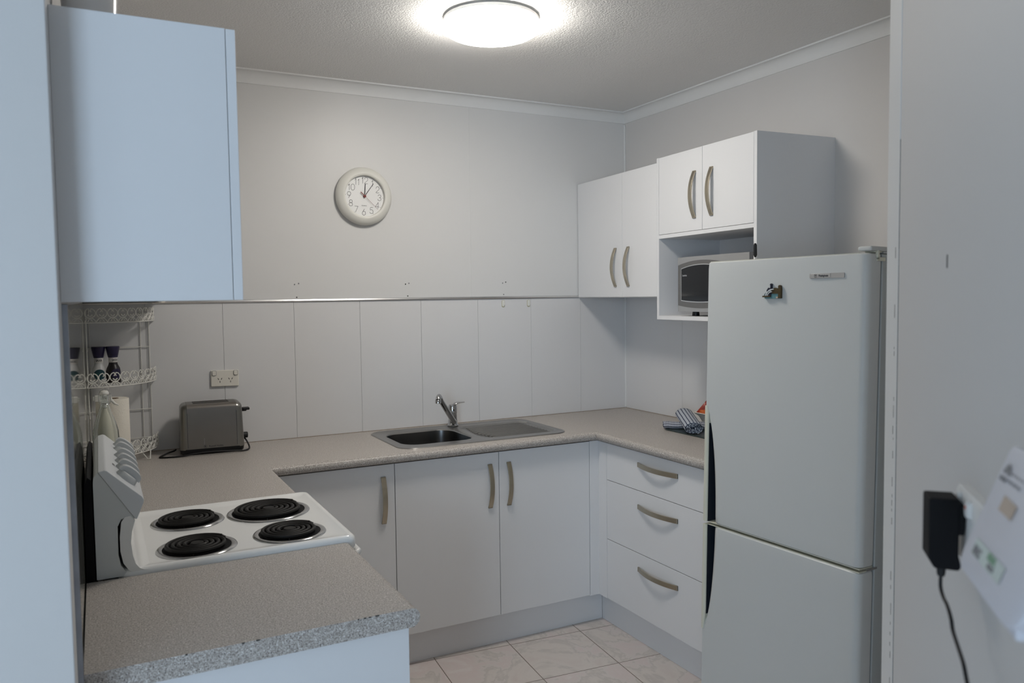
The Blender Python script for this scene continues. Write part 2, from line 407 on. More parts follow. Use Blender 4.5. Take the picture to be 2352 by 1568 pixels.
mb = MB(); loops = []
for y in (-1.612, -2.098):
    loops.append([((LX+.0075) if s > .4 else FX1-s, y, z) for s, z in prof])
w2 = mb.loft(loops).build('worktop', 'worktop', smooth=True)
tag(w2, 'short speckled worktop end piece nearest the camera, beside the stove', 'worktop')
mb = MB(); random.seed(3)
for k in range(7):
    x = (-2.105, -2.118, -2.128, -2.33, -2.355, -2.45, -2.14)[k]; MB().box(x, x+(.008, .004, .005, .007, .005, .004, .003)[k], -2.0985, -2.0975, .898, .9004).build('edge_chip', 'grime', w2)

# ---------------------------------------------------------------- handles, doors
def handle(parent, cx, cz, L, vertical=True, y=0.):
    mb = MB(); n = 20; loops = []; hw = .0098
    for k in range(n+1):
        t = -1+2*k/n; out = .024*(1-t*t)+.004; a = t*L/2
        ins = -.004 if abs(t) < .93 else -.004
        th = .0055
        if vertical: loops.append([(cx-hw, y-out, cz+a), (cx+hw, y-out, cz+a), (cx+hw, y-max(out-th, .0), cz+a), (cx-hw, y-max(out-th, .0), cz+a)])
        else: loops.append([(cx+a, y-out, cz-hw), (cx+a, y-out, cz+hw), (cx+a, y-max(out-th, 0), cz+hw), (cx+a, y-max(out-th, 0), cz-hw)])
    mb.loft(loops)
    for sgn in (-1, 1):
        a = sgn*(L/2-.004)
        if vertical: mb.box(cx-hw, cx+hw, y-.006, y+.0002, cz+a-.004, cz+a+.004)
        else: mb.box(cx+a-.004, cx+a+.004, y-.006, y+.0002, cz-hw, cz+hw)
    return mb.build('handle', 'handle', parent, bevel=.0008)
def panel(name, x0, x1, z0, z1, parent, y0=0, y1=.018, m='laminate'):
    return MB().box(x0, x1, y0, y1, z0, z1).build(name, m, parent, bevel=.0009)
FC = -.5505    # door faces
# back run
c = thing('base_cabinet', 'white single door base cabinet in the left corner under the worktop', 'cabinet', (-2.03, FC, .1381))
MB().box(.0, .4985, .0195, .543, 0, .720).build('carcass', 'laminate', c)
d = panel('door', .002, .4995, .004, .717, c); handle(d, .452, .574, .19)
c = thing('base_cabinet', 'white two door base cabinet under the steel sink', 'cabinet', (-1.529, FC, .1381))
mb = MB().box(.0, .018, .0195, .543, 0, .720).box(.911, .929, .0195, .543, 0, .720).box(.018, .911, .0195, .543, 0, .018).box(.018, .911, .53, .543, .018, .5)
mb.build('carcass', 'laminate', c)
d = panel('door', .0015, .4665, .004, .717, c); handle(d, .424, .574, .19)
d = panel('door', .4695, .9275, .004, .717, c); handle(d, .514, .574, .19)
panel('filler_panel', .930, .990, .0, .7215, c, 0, .018)
# right run drawers
c = thing('drawer_cabinet', 'white cabinet of three drawers between the corner and the fridge', 'cabinet', (FC, -.5505, .1381), (0, 0, RIGHT_RUN))
MB().box(.064, .815, .0195, .545, 0, .720).build('carcass', 'laminate', c)
panel('filler_panel', .0, .064, .0, .7215, c, 0, .018)
for z0, z1, hz in ((.5500, .717, .661), (.2790, .5475, .480), (.003, .2765, .209)):
    d = panel('drawer', .0665, .813, z0, z1, c); handle(d, .433, hz, .262, False)
# kickboards
tag(MB().box(-2.03, -.504, -.504, -.488, 0, .1375).build('kickboard', 'laminate', bevel=.0008), 'grey-white kickboard along the floor below the sink cabinet doors', 'kickboard')
tag(MB().box(-.504, -.488, -1.365, -.5045, 0, .1375).build('kickboard', 'laminate', bevel=.0008), 'grey-white kickboard along the floor below the drawers', 'kickboard')
# left run: corner unit (its door is seen only from the side) and the end unit
c = thing('base_cabinet', 'white base cabinet between the stove and the left corner', 'cabinet', (-2.03, -1.05, .1381), (0, 0, PI/2))
MB().box(0, .47, .0195, .575, 0, .72).build('carcass', 'laminate', c); d = panel('door', .002, .468, .004, .717, c); handle(d, .43, .574, .19)
c = thing('base_cabinet', 'white base cabinet end panel under the short worktop nearest the camera', 'cabinet', (-2.03, -2.08, 0), (0, 0, PI/2))
MB().box(.019, .464, .0195, .575, .138, .858).build('carcass', 'laminate', c); panel('end_panel', 0, .018, 0, .8605, c, .0, .575)
d = panel('door', .020, .463, .142, .855, c); handle(d, .415, .712, .19); MB().box(.02, .464, .05, .066, 0, .137).build('kick_panel', 'laminate', c)

# ---------------------------------------------------------------- sink and tap
def sink():
    o = thing('sink', 'stainless steel sink with single bowl and ribbed drainer set in worktop', 'sink', (-1.085, -.287, .9))
    mb = MB((-1.085, -.287, .9))
    cx, cy = -1.085, -.287; W_, D_ = .806, .478
    L = [rrect(cx, cy, W_, D_, .075, .9005, 10), rrect(cx, cy, W_-.004, D_-.004, .073, .9035, 10), rrect(cx, cy, W_-.014, D_-.014, .068, .9045, 10), rrect(cx, cy, W_-.022, D_-.022, .064, .9028, 10)]
    mb.loft(L, cap0=False, cap1=False)
    bowl = rrect(-1.279, -.292, .335, .325, .075, .9028, 10)
    dr = rrect(-.895, -.292, .375, .345, .05, .9028, 10)
    # deck with two holes
    bm = bmesh.new(); es = []
    for loop in (L[-1], bowl, dr):
        vs = [bm.verts.new(p) for p in loop]
        for i in range(len(vs)): es.append(bm.edges.new((vs[i], vs[(i+1) % len(vs)])))
    bmesh.ops.triangle_fill(bm, use_beauty=True, edges=es, normal=(0, 0, 1))
    bm.verts.index_update(); mb.add([v.co.copy() for v in bm.verts], [tuple(v.index for v in f.verts) for f in bm.faces]); bm.free()
    B = [bowl] + [rrect(-1.279, -.292, .335-a, .325-a, .075-a*.3, z, 10) for a, z in ((.006, .9015), (.010, .897))]
    mb.loft(B, cap0=False, cap1=False)
    mb.build('rim', 'steel', o, smooth=True)
    mb = MB((-1.085, -.287, .9))
    B = [rrect(-1.279, -.292, .335-a, .325-a, .075-a*.25, z, 10) for a, z in ((.010, .897), (.014, .86), (.022, .80), (.034, .772), (.06, .757), (.10, .752), (.22, .748))]
    mb.loft(B, cap0=False); mb.build('bowl', 'sink_wall', o, smooth=True)
    mb = MB((-1.085, -.287, .9))
    Dl = [dr] + [rrect(-.895, -.292, .375-a, .345-a, .05-a*.3, z, 10) for a, z in ((.004, .9015), (.012, .896), (.02, .8950))]
    mb.loft(Dl, cap0=False)
    for k in range(11):
        y = -.292-.142+.284*k/10; mb.tube([(-1.055+.012*abs(k-5)/5*2, y, .8945), (-1.04+.012*abs(k-5)/2.5, y, .8970), (-.76, y, .8970), (-.738, y, .8945)], .0046, 8)
    mb.build('drainer', 'steel', o, smooth=True)
    mb = MB((-1.085, -.287, .9)).lathe([(.0, .7487), (.038, .7487), (.04, .7500), (.043, .7500), (.043, .7480)], (-1.279, -.292, 0), 28); mb.build('drain', 'chrome', o, smooth=True)
sink()
def tap():
    b = Vector((-1.074, -.088, .9045)); o = thing('mixer_tap', 'chrome mixer tap with swivel spout behind the sink bowl', 'tap', b)
    MB().lathe([(.0, 0), (.026, 0), (.027, .004), (.023, .008), (.0215, .03), (.0215, .031), (.0205, .032), (.0205, .062), (.0215, .063), (.0215, .085), (.019, .092), (0, .094)], n=32).build('body', 'chrome', o, smooth=True)
    mb = MB(); R = Euler((0, 0, math.radians(-20))).to_matrix()
    pts = [(0, 0, .088), (.006, 0, .100), (.020, 0, .108), (.038, 0, .111), (.058, 0, .112)]; rad = [.0195, .017, .010, .0055, .004]
    loops = []
    for p, r in zip(pts, rad):
        loops.append([R@Vector((p[0]-(0 if k else 0), math.cos(2*PI*k/16)*r*(1 if r > .012 else 1.25), p[2]+math.sin(2*PI*k/16)*r*.55)) for k in range(16)])
    mb.loft(loops); mb.lathe([(.0205, .082), (.0205, .092), (.017, .102), (0, .105)], n=28); mb.build('lever', 'chrome', o, smooth=True)
    MB().lathe([(0, 0), (.0035, 0), (.0035, .001), (0, .001)], (-.004, -.0205, .078), 12, axis_to((-.1, -1, 0))).build('temperature_mark', 'black', o)
    # spout rises from the foot of the body out over the bowl
    mb = MB(); e = Vector((-.128, -.145, .158)); s0 = Vector((-.004, -.022, .022)); pts = []; rad = []
    for k in range(9): t = k/8; pts.append(s0.lerp(e*.86+Vector((0, 0, .005)), t)); rad.append(.0135-.001*t)
    pts += [e*.93+Vector((0, 0, .008)), e*1.0+Vector((0, 0, .006)), e+Vector((-.006, -.008, .002)), e+Vector((-.009, -.012, -.008))]; rad += [.0125, .0125, .0125, .0122]
    mb.tube(pts, rad, 18); mb.lathe([(.012, 0), (.0135, -.002), (.0135, -.016), (.010, -.017), (.0, -.016)], e+Vector((-.010, -.013, -.006)), 20)
    mb.build('spout', 'chrome', o, smooth=True)
tap()

# ---------------------------------------------------------------- stove
def stove():
    bx, by = -2.3, -1.333; off = (bx, by, 0); Y0, Y1 = -1.063, -1.605
    o = thing('stove', 'white upright electric stove with four black coil elements', 'stove', off)
    MB(off).box(-2.575, -2.045, Y1+.004, Y0-.004, .05, .885).build('oven_body', 'enamel', o, bevel=.004)
    d = MB(off).box(-2.044, -2.018, Y1+.006, Y0-.006, .16, .80).build('oven_door', 'enamel', o, bevel=.006)
    d = MB(off).tube([(-2.018, Y1+.04, .845), (-1.992, Y1+.028, .853), (-1.982, Y1+.035, .86), (-1.98, (Y0+Y1)/2, .86), (-1.982, Y0-.035, .86), (-1.992, Y0-.028, .853), (-2.018, Y0-.04, .845)], .0085, 10).build('door_handle', 'enamel', o, smooth=True)
    MB(off).box(-2.044, -2.020, Y1+.006, Y0-.006, .805, .884).build('door_top_rail', 'enamel', o, bevel=.004)
    for x in (-2.54, -2.08):
        for y in (Y1+.04, Y0-.04): MB(off).lathe([(.018, 0), (.018, .052)], (x, y, 0), 14).build('foot', 'black', o)
    # pressed hob
    hx0, hx1 = -2.545, -1.994; cx, cy = (hx0+hx1)/2, (Y0+Y1)/2; W_, D_ = hx1-hx0, Y0-Y1
    def rl(i, z, r): return rrect(cx, cy, W_-2*i, D_-2*i, max(r, .006), z, 8)
    mb = MB(off); mb.loft([rl(.004, .876, .02), rl(.0, .882, .024), rl(.0, .900, .024), rl(.002, .9075, .023), rl(.007, .9125, .02), rl(.013, .914, .018), rl(.019, .9125, .014), rl(.026, .909, .012), rl(.05, .9075, .02)], cap0=True)
    # cove at back rising to the control panel
    cove = [(-2.478, .9075), (-2.490, .909), (-2.500, .914), (-2.508, .925), (-2.513, .945), (-2.516, .975), (-2.513, 1.0), (-2.506, 1.024), (-2.514, 1.036), (-2.526, 1.035), (-2.534, 1.024), (-2.538, .99), (-2.538, .958), (-2.533, .93), (-2.522, .912), (-2.505, .902), (-2.478, .902)]
    mb.prism(cove, 'y', Y1+.002, Y0-.002); mb.build('hob', 'enamel', o, smooth=True)
    side = [(-2.587, .90), (-2.587, 1.118), (-2.5855, 1.130), (-2.580, 1.138), (-2.5765, 1.1405), (-2.534, 1.073), (-2.506, 1.028), (-2.52, 1.034), (-2.534, 1.030), (-2.5415, 1.015), (-2.5425, .95), (-2.538, .925), (-2.525, .905), (-2.51, .90)]
    MB(off).prism(side, 'y', Y1+.0035, Y0-.0035).build('backguard', 'stove_grey', o, smooth=True)
    cp = [(-2.5768, 1.1425), (-2.5640, 1.1455), (-2.5585, 1.1435), (-2.490, 1.0780), (-2.486, 1.0700), (-2.4865, 1.064), (-2.5015, 1.0275), (-2.505, 1.0275)]
    MB(off).prism(cp, 'y', Y1, Y0).build('control_panel', 'stove_panel', o, bevel=.0025)
    MB(off).prism([(-2.590, .88), (-2.590, 1.125), (-2.598, 1.132), (-2.604, 1.115), (-2.6065, 1.06), (-2.6065, .60), (-2.59, .6)], 'y', Y1+.004, Y0-.012).build('rear_cover_and_gap_shade', 'matte_black', o)  # black rear cover, widened to the wall as painted shade in the gap
    # knobs on the slanted face
    a, b = Vector((-2.5585, 0, 1.1435)), Vector((-2.490, 0, 1.078)); dn = (b-a).normalized(); nrm = Vector((-dn.z, 0, dn.x)).normalized()
    if nrm.x < 0: nrm = -nrm
    R = Matrix((dn, Vector((0, 1, 0)), nrm)).transposed()
    if R.determinant() < 0: R = Matrix((dn, Vector((0, -1, 0)), nrm)).transposed()
    marks = MB(off)
    for i, y in enumerate((-1.53, -1.45, -1.37, -1.29, -1.185, -1.115)):
        c = a.lerp(b, .56); c.y = y
        kb = MB(off); kb.lathe([(.0, 0), (.026, 0), (.0255, .004), (.0235, .012), (.021, .014), (0, .0142)], c, 28, R)
        # raised grip: a D-shaped blade across the cap
        loops = []
        for t in (-1, 1):
            ang = [PI*k/12 for k in range(13)]
            loops.append([c+R@Vector((.0235*math.cos(q)*1.15, t*.012, .011+.017*max(math.sin(q), 0)**.55)) for q in ang])
        kb.loft(loops); k_ = kb.build('knob', 'knob', o, smooth=True)
        mk = MB(off); p = c+R@Vector((-.031, 0, .0006)); mk.add([p+R@Vector((x, y_, 0)) for x, y_ in ((-.004, -.001), (.002, -.001), (.002, .001), (-.004, .001))], [(0, 1, 2, 3)])
        if i in (1, 4): mk.build('indicator_mark', 'red' if i == 1 else 'ink', o)
        for q in range(7):
            an = PI*.75+q*PI*.25-.0; pp = c+R@Vector((.0305*math.cos(an), .0305*math.sin(an), .0006)); marks.add([pp+R@Vector((x, y_, 0)) for x, y_ in ((-.0012, -.0005), (.0012, -.0005), (.0012, .0005), (-.0012, .0005))], [(0, 1, 2, 3)])
    p = a.lerp(b, .22); p.y = -1.46
    text_bm('CHEF', .010, R@Matrix.Rotation(-PI/2 if False else PI/2, 3, 'Z'), p+nrm*.0006, marks, .0001)
    marks.build('dial_markings', 'grey_ink', o)
    for (x, y, r, turns) in ((-2.363, -1.226, .096, 4), (-2.147, -1.237, .115, 5), (-2.366, -1.488, .095, 4), (-2.138, -1.479, .093, 4)):
        rg = MB(off).lathe([(r-.016, .9060), (r-.014, .9105), (r-.008, .9125), (r-.002, .9110), (r, .9082), (r-.001, .9070)], (x, y, 0), 56, cap=False); ring = rg.build('burner', 'chrome', o, smooth=True)
        MB(off).lathe([(r-.0145, .9095), (r-.030, .9080), (.02, .9078), (0, .9078)], (x, y, 0), 48, cap=False).build('drip_bowl', 'matte_black', ring, smooth=True)
        pts = []; r1, r0 = r-.0195, .021; N = turns*40
        for k in range(N+1):
            t = k/N; a_ = 2*PI*turns*t+.6; q = r1+(r0-r1)*t; pts.append((x+q*math.cos(a_), y+q*math.sin(a_), .9170))
        cb = MB(off).tube(pts, [(r1-r0)/turns*.39]*len(pts), 8)
        cb.tube([(x+r1*math.cos(.6), y+r1*math.sin(.6), .9170), (x+(r-.014)*math.cos(.5), y+(r-.014)*math.sin(.5), .912)], .0045, 8)
        cb.lathe([(0, .912), (.017, .912), (.018, .917), (.015, .921), (0, .9215)], (x, y, 0), 24)
        for q in range(3):
            an = 2*PI*q/3+.3; cb.tube([(x+.01*math.cos(an), y+.01*math.sin(an), .9115), (x+(r-.018)*math.cos(an), y+(r-.018)*math.sin(an), .9115)], .002, 6)
        cb.build('coil', 'coil', ring, smooth=True)
stove()

# ---------------------------------------------------------------- toaster
def toaster():
    o = thing('toaster', 'brushed steel two slot toaster with black base on the worktop', 'toaster', (-2.166, -.118, .9), (0, 0, math.radians(-2.5)))
    hw, hd = .118, .072
    def sect(x, i=0):
        pts = []; top = .203-i; d = hd-i; rr_ = .022
        pts.append((x, -d, .022+0)); pts.append((x, -d+.001, .1))
        for k in range(7): a = PI-PI/2*k/6; pts.append((x, -(d-rr_-.003)+rr_*math.cos(a), top-rr_+rr_*math.sin(a)))
        for k in range(7): a = PI/2-PI/2*k/6; pts.append((x, (d-rr_-.003)+rr_*math.cos(a), top-rr_+rr_*math.sin(a)))
        pts.append((x, d-.001, .1)); pts.append((x, d, .022)); return pts
    body = MB().loft([sect(-.094), sect(.094)]).build('shell', 'toaster', o, smooth=True)
    cut(body, MB().box(-.069, .069, -.033, -.007, .155, .25)); cut(body, MB().box(-.069, .069, .012, .038, .155, .25))
    for s in (-1, 1):
        L = [sect(s*.0945, .0005)]
        for k in range(6):
            a = PI/2*(k+1)/6; i = .020*(1-math.cos(a)); L.append(sect(s*(.0945+.0235*math.sin(a)), .0005+i))
        # flared lower end
        L = [[(p[0]+s*.006*max(0, (.15-p[2])/.15)*(0 if n == 0 else 1), p[1], p[2]) for p in l] for n, l in enumerate(L)]
        MB().loft(L).build('end_cap', 'toaster_end', o, smooth=True)
        MB().prism([(-.0715, .03), (-.0725, .03), (-.0725, .17), (-.0715, .17)], 'x', s*.0935-.0006, s*.0935+.0006).build('side_seam', 'ink', o)
    MB().loft([rrect(0, 0, .226, .128, .03, .0), rrect(0, 0, .240, .142, .03, .006), rrect(0, 0, .246, .146, .03, .024), rrect(0, 0, .236, .138, .03, .026)]).build('base', 'black', o, smooth=True)
    MB().box(-.069, .069, -.033, -.007, .150, .156).box(-.069, .069, .012, .038, .150, .156).build('slot_floor', 'matte_black', o)
    mb = MB()
    for y in (-.0255, -.0145, .0195, .0305): mb.box(-.066, .066, y-.0008, y+.0008, .19, .1925)
    mb.build('slot_guide', 'card', o)
    mb = MB().box(.117, .140, -.011, .011, .156, .164).box(.124, .152, -.017, .017, .161, .171); mb.build('lever', 'black', o, bevel=.003)
    mb = MB().lathe([(0, 0), (.013, 0), (.0125, .018), (.010, .02), (0, .02)], (.1225, -.005, .056), 20, axis_to((1, 0, 0))); mb.build('browning_dial', 'black', o, smooth=True)
    mb = MB(); text_bm('Russell Hobbs', .0095, FRONT, (.012, -hd-.0004, .032), mb, .0001, bold=.0001); text_bm('R', .010, FRONT, (-.029, -hd-.0004, .032), mb, .0001, bold=.0003)
    mb.tube([(-.029+.0062*math.cos(2*PI*k/20), -hd-.0003, .032+.0062*math.sin(2*PI*k/20)) for k in range(20)], .0004, 4, closed=True)
    mb.build('lettering', 'ink', o)
    mb = MB().box(-.032, -.0315, -hd-.0002, -hd+.0002, .04, .066); mb.build('scratch', 'pale_ink', o)
    # flex looping round both ends
    pts = [(.128, .0, .045), (.136, -.015, .032), (.143, -.03, .014), (.140, -.055, .006), (.12, -.078, .004), (.07, -.088, .008), (.0, -.089, .012), (-.06, -.088, .010), (-.11, -.090, .005), (-.155, -.088, .004), (-.19, -.078, .004), (-.198, -.065, .004), (-.185, -.045, .006), (-.165, -.02, .010), (-.145, .0, .012), (-.135, .02, .014)]
    P_ = [Vector(p) for p in pts]; sm = []
    for i in range(len(P_)-1):
        p0, p1, p2, p3 = P_[max(i-1, 0)], P_[i], P_[i+1], P_[min(i+2, len(P_)-1)]
        for k in range(6):
            t = k/6; sm.append(.5*((2*p1)+(-p0+p2)*t+(2*p0-5*p1+4*p2-p3)*t*t+(-p0+3*p1-3*p2+p3)*t**3))
    MB().tube(sm, .0033, 8).build('power_cord', 'black', o, smooth=True)
toaster()

# ---------------------------------------------------------------- corner wire rack
def arc(r, a0, a1, n, z, c=(LX+.0055, -.003)): return [(c[0]+r*math.cos(a0+(a1-a0)*k/n), c[1]-r*math.sin(a0+(a1-a0)*k/n), z) for k in range(n+1)]
def rack():
    c0 = (LX+.0065, -.004); o = thing('corner_rack', 'white wire three tier corner rack with scrolled rails beside the toaster', 'rack', (c0[0], c0[1], .9))
    off = Vector((c0[0], c0[1], .9)); R = .248
    zs = (1.441, 1.200, .930)
    fr = MB(off)
    X1 = c0[0]+.228
    for x in (c0[0]+.012, X1-.032, X1): fr.tube([(x, c0[1]-.004, .925), (x, c0[1]-.004, 1.49)], .0019, 6)
    for y in (-.03, -.20, -.235): fr.tube([(c0[0]+.004, y, .925), (c0[0]+.004, y, 1.49)], .0019, 6)
    for z in (1.334, 1.079, .962): fr.tube([(c0[0]+.004, c0[1]-.006, z), (X1, c0[1]-.006, z)], .0019, 6); fr.tube([(c0[0]+.006, c0[1]-.004, z), (c0[0]+.006, -.235, z)], .0019, 6)
    fr.build('back_frame', 'wire', o, smooth=True)
    def pt(a, z): return Vector((c0[0]+R*math.cos(a), c0[1]-R*math.sin(a), z))
    for z in zs:
        h = .054; sh = MB(off)
        sh.tube([(c0[0]+.003, c0[1]-.003, z), (c0[0]+R, c0[1]-.003, z)], .002, 6); sh.tube([(c0[0]+.003, c0[1]-.003, z), (c0[0]+.003, c0[1]-R, z)], .002, 6)
        for k in range(1, 14):
            x = R*k/14; sh.tube([(c0[0]+x, c0[1]-.003, z), (c0[0]+x, c0[1]-math.sqrt(R*R-x*x), z)], .0012, 5)
        s_ = sh.build('shelf', 'wire', o, smooth=True)
        rl = MB(off)
        rl.tube([pt(PI/2*k/30, z) for k in range(31)], .0022, 6)
        N = 10; wv = .86*R*PI/2/N/R; rw = .0021
        for i in range(N):
            am = PI/2*(i+.5)/N; da = PI/2/N*.47; rz = .0165
            cz = z+h-rz-.002
            # ring, open at the top where its ends curl inward
            ring = []
            for k in range(25):
                t = PI/2+.22+(2*PI-.44)*k/24; ring.append(pt(am+da*math.cos(t), cz+rz*1.05*math.sin(t)))
            e0, e1 = ring[0], ring[-1]
            ring = [pt(am-da*.25, cz+rz*.25), pt(am-da*.05, cz+rz*.5)]+ring+[pt(am+da*.05, cz+rz*.5), pt(am+da*.25, cz+rz*.25)]
            rl.tube(ring, rw, 5)
            rl.tube([pt(am-da*.45, cz-rz*.35), pt(am, cz-rz*.75), pt(am+da*.45, cz-rz*.35)], rw*1.3, 5)
            # lower arch and cross under each ring
            lo = []
            for k in range(13):
                t = PI*k/12; lo.append(pt(am+da*1.0*math.cos(t), z+.0175*math.sin(t)))
            rl.tube(lo, rw, 5); rl.tube([pt(am-da*.45, z+.004), pt(am, z+.017), pt(am+da*.45, z+.004)], rw*1.2, 5)
        rl.build('scrolled_rail', 'wire', o, smooth=True)
    ft = MB(off)
    for a in (.52, .78): pass
    foot2 = MB(off); p = [(c0[0]+.178, c0[1]-.150, .93), (c0[0]+.198, c0[1]-.186, .904), (c0[0]+.206, c0[1]-.186, .904), (c0[0]+.212, c0[1]-.128, .93)]
    ft.tube(p, .0022, 6); foot2.tube([(c0[0]+.02, c0[1]-.235, .93), (c0[0]+.012, c0[1]-.242, .903), (c0[0]+.03, c0[1]-.244, .903), (c0[0]+.05, c0[1]-.243, .93)], .0022, 6)
    ft.build('foot', 'wire', o, smooth=True); foot2.build('foot', 'wire', o, smooth=True)
rack()

# grinders on the middle tier
def grinder(x, y, label, fill, teal, txt, turn):
    z = 1.2025; o = thing('spice_grinder', label, 'grinder', (x, y, z), (0, 0, turn))
    MB().lathe([(0, 0), (.0245, 0), (.0255, .004), (.0258, .042), (.0235, .056), (.0175, .068), (.0155, .075), (.0150, .100), (0, .1)], n=32).build('jar', fill, o, smooth=True)
    MB().lathe([(.0156, .079), (.0160, .0795), (.0160, .0975), (.0156, .098)], n=32, cap=False).build('neck_label', 'label_white', o, smooth=True)
    MB().lathe([(0, .099), (.0175, .099), (.0182, .102), (.0178, .104), (.0190, .106), (.0238, .132), (.0252, .138), (.0242, .1415), (0, .1415)], n=32).build('cap', 'cap_purple', o, smooth=True)
    def wrap(mbx, r):
        for v in mbx.v: a = v.x/r; rad = r; v.x, v.y = rad*math.sin(a), -rad*math.cos(a)
    t = MB(); text_bm(txt, .0125, FRONT, (0, 0, .0885), t, .0001, bold=.0004, squeeze=.72); wrap(t, .0163); t.build('lettering', 'ink', o)
    n = 24; lb = MB(); ring = [(.0215*math.cos(2*PI*k/n), .0205*math.sin(2*PI*k/n)+.034) for k in range(n)]
    rings = [[Vector((x*f, 0, .034+(z_-.034)*f)) for x, z_ in ring] for f in (1, .75, .5, .25, .02)]
    lb.loft(rings, cap0=False); wrap(lb, .0263); lb.build('front_label', teal if teal == 'teal' else 'cap_purple', o, smooth=True)
    t = MB(); text_bm('SEA SALT' if teal == 'teal' else 'PEPPER', .006, FRONT, (0, 0, .038), t, .0001); wrap(t, .0265); t.build('label_text', 'teal_text' if teal == 'teal' else 'grey_ink', o)
grinder(-2.566, -.088, 'purple capped salt grinder with teal label, left one on corner rack', 'salt', 'teal', 'SAXA', .05)
grinder(-2.516, -.088, 'purple capped dark pepper grinder, right one on corner rack', 'pepper', 'pepper', 'SAXA', .45)

# paper towel roll, spray bottle, glass bottle behind the stove's control panel
o = thing('paper_towel_roll', 'cream paper towel roll standing in the corner behind glass bottle', 'paper towel', (-2.527, -.330, .9))
MB().lathe([(.022, 0), (.054, 0), (.055, .003), (.055, .262), (.054, .265), (.022, .265)], n=48, cap=False).build('towel', 'paper', o, smooth=True)
MB().lathe([(.0215, .0), (.0215, .2655), (.0195, .2655), (.0195, 0)], n=24, cap=False).build('core', 'card', o, smooth=True)
def spray():
    o = thing('spray_bottle', 'cream spray bottle with white trigger head behind glass bottle', 'spray bottle', (-2.553, -.435, .9))
    MB().lathe([(0, 0), (.028, 0), (.03, .004), (.03, .12), (.028, .17), (.02, .215), (.0125, .235), (.0125, .25), (0, .25)], n=32).build('bottle', 'spray', o, smooth=True)
    mb = MB().lathe([(.0145, .246), (.0145, .262), (.011, .266)], n=20); mb.box(-.030, .022, -.008, .008, .268, .290); mb.box(-.036, -.026, -.006, .006, .272, .286)
    mb.build('spray_head', 'spray_head', o, bevel=.002)
    MB().tube([(.018, 0, .280), (.024, 0, .268), (.032, 0, .258), (.044, 0, .252)], [.004, .0045, .004, .002], 8).build('trigger', 'spray_head', o, smooth=True)
spray()
def glass_bottle():
    o = thing('glass_bottle', 'tall clear swing-top glass bottle beside the stove control panel', 'bottle', (-2.553, -.515, .9))
    outer = [(0, .002), (.030, .0), (.040, .004), (.0415, .02), (.0415, .15), (.040, .175), (.033, .205), (.021, .240), (.0145, .262), (.0135, .285), (.0155, .288), (.0155, .298), (.013, .300)]
    inner = [(.0105, .300), (.0105, .285), (.0115, .262), (.018, .240), (.030, .204), (.037, .175), (.0385, .15), (.0385, .02), (.036, .008), (0, .007)]
    MB().lathe(outer+inner, n=48, cap=False).build('glass_body', 'glass', o, smooth=True)
    MB().lathe([(0, .299), (.012, .299), (.0145, .302), (.0145, .308), (.010, .314), (0, .316)], n=24).build('stopper', 'spray_head', o, smooth=True)
    mb = MB()
    for s in (-1, 1): mb.tube([(s*.0005, 0, .318), (s*.012, 0, .314), (s*.0185, 0, .300), (s*.0185, 0, .280), (s*.0155, 0, .268)], .0011, 6)
    mb.tube([(.015*math.cos(2*PI*k/24), .015*math.sin(2*PI*k/24), .268) for k in range(24)], .0011, 6, closed=True); mb.build('wire_bail', 'chrome', o, smooth=True)
glass_bottle()

# ---------------------------------------------------------------- clock
STROKES = {'0': [[(.5, 1), (.2, .92), (.05, .7), (.05, .3), (.2, .08), (.5, 0), (.8, .08), (.95, .3), (.95, .7), (.8, .92), (.5, 1)]],
 '1': [[(.1, .72), (.38, .98), (.38, 0)]],
 '2': [[(.03, .68), (.12, .9), (.4, 1), (.7, .95), (.85, .75), (.78, .52), (.05, 0), (.9, 0)]],
 '3': [[(.08, .78), (.25, .96), (.5, 1), (.75, .93), (.84, .75), (.75, .58), (.45, .53), (.8, .46), (.92, .27), (.78, .07), (.45, 0), (.15, .08), (.03, .25)]],
 '4': [[(.72, 0), (.72, 1), (.0, .28), (.95, .28)]],
 '5': [[(.82, 1), (.22, 1), (.12, .58), (.45, .65), (.8, .55), (.92, .32), (.8, .08), (.45, 0), (.15, .06), (.02, .22)]],
 '6': [[(.62, 1), (.2, .55), (.05, .3), (.15, .07), (.5, 0), (.85, .07), (.95, .32), (.82, .55), (.5, .62), (.2, .55)]],
 '7': [[(.05, 1), (.92, 1), (.3, 0)]],
 '8': [[(.5, .54), (.2, .6), (.12, .77), (.22, .94), (.5, 1), (.78, .94), (.88, .77), (.8, .6), (.5, .54), (.15, .46), (.04, .26), (.17, .06), (.5, 0), (.83, .06), (.96, .26), (.85, .46), (.5, .54)]],
 '9': [[(.38, 0), (.8, .45), (.95, .7), (.85, .93), (.5, 1), (.15, .93), (.05, .68), (.18, .45), (.5, .38), (.8, .45)]]}
def smooth_line(P, n=4):
    if len(P) < 5: return P
    out = []
    for i in range(len(P)-1):
        p0, p1, p2, p3 = [Vector((*q, 0)) for q in (P[max(i-1, 0)], P[i], P[i+1], P[min(i+2, len(P)-1)])]
        for k in range(n):
            t = k/n; v = .5*((2*p1)+(-p0+p2)*t+(2*p0-5*p1+4*p2-p3)*t*t+(-p0+3*p1-3*p2+p3)*t**3); out.append((v.x, v.y))
    return out+[P[-1]]
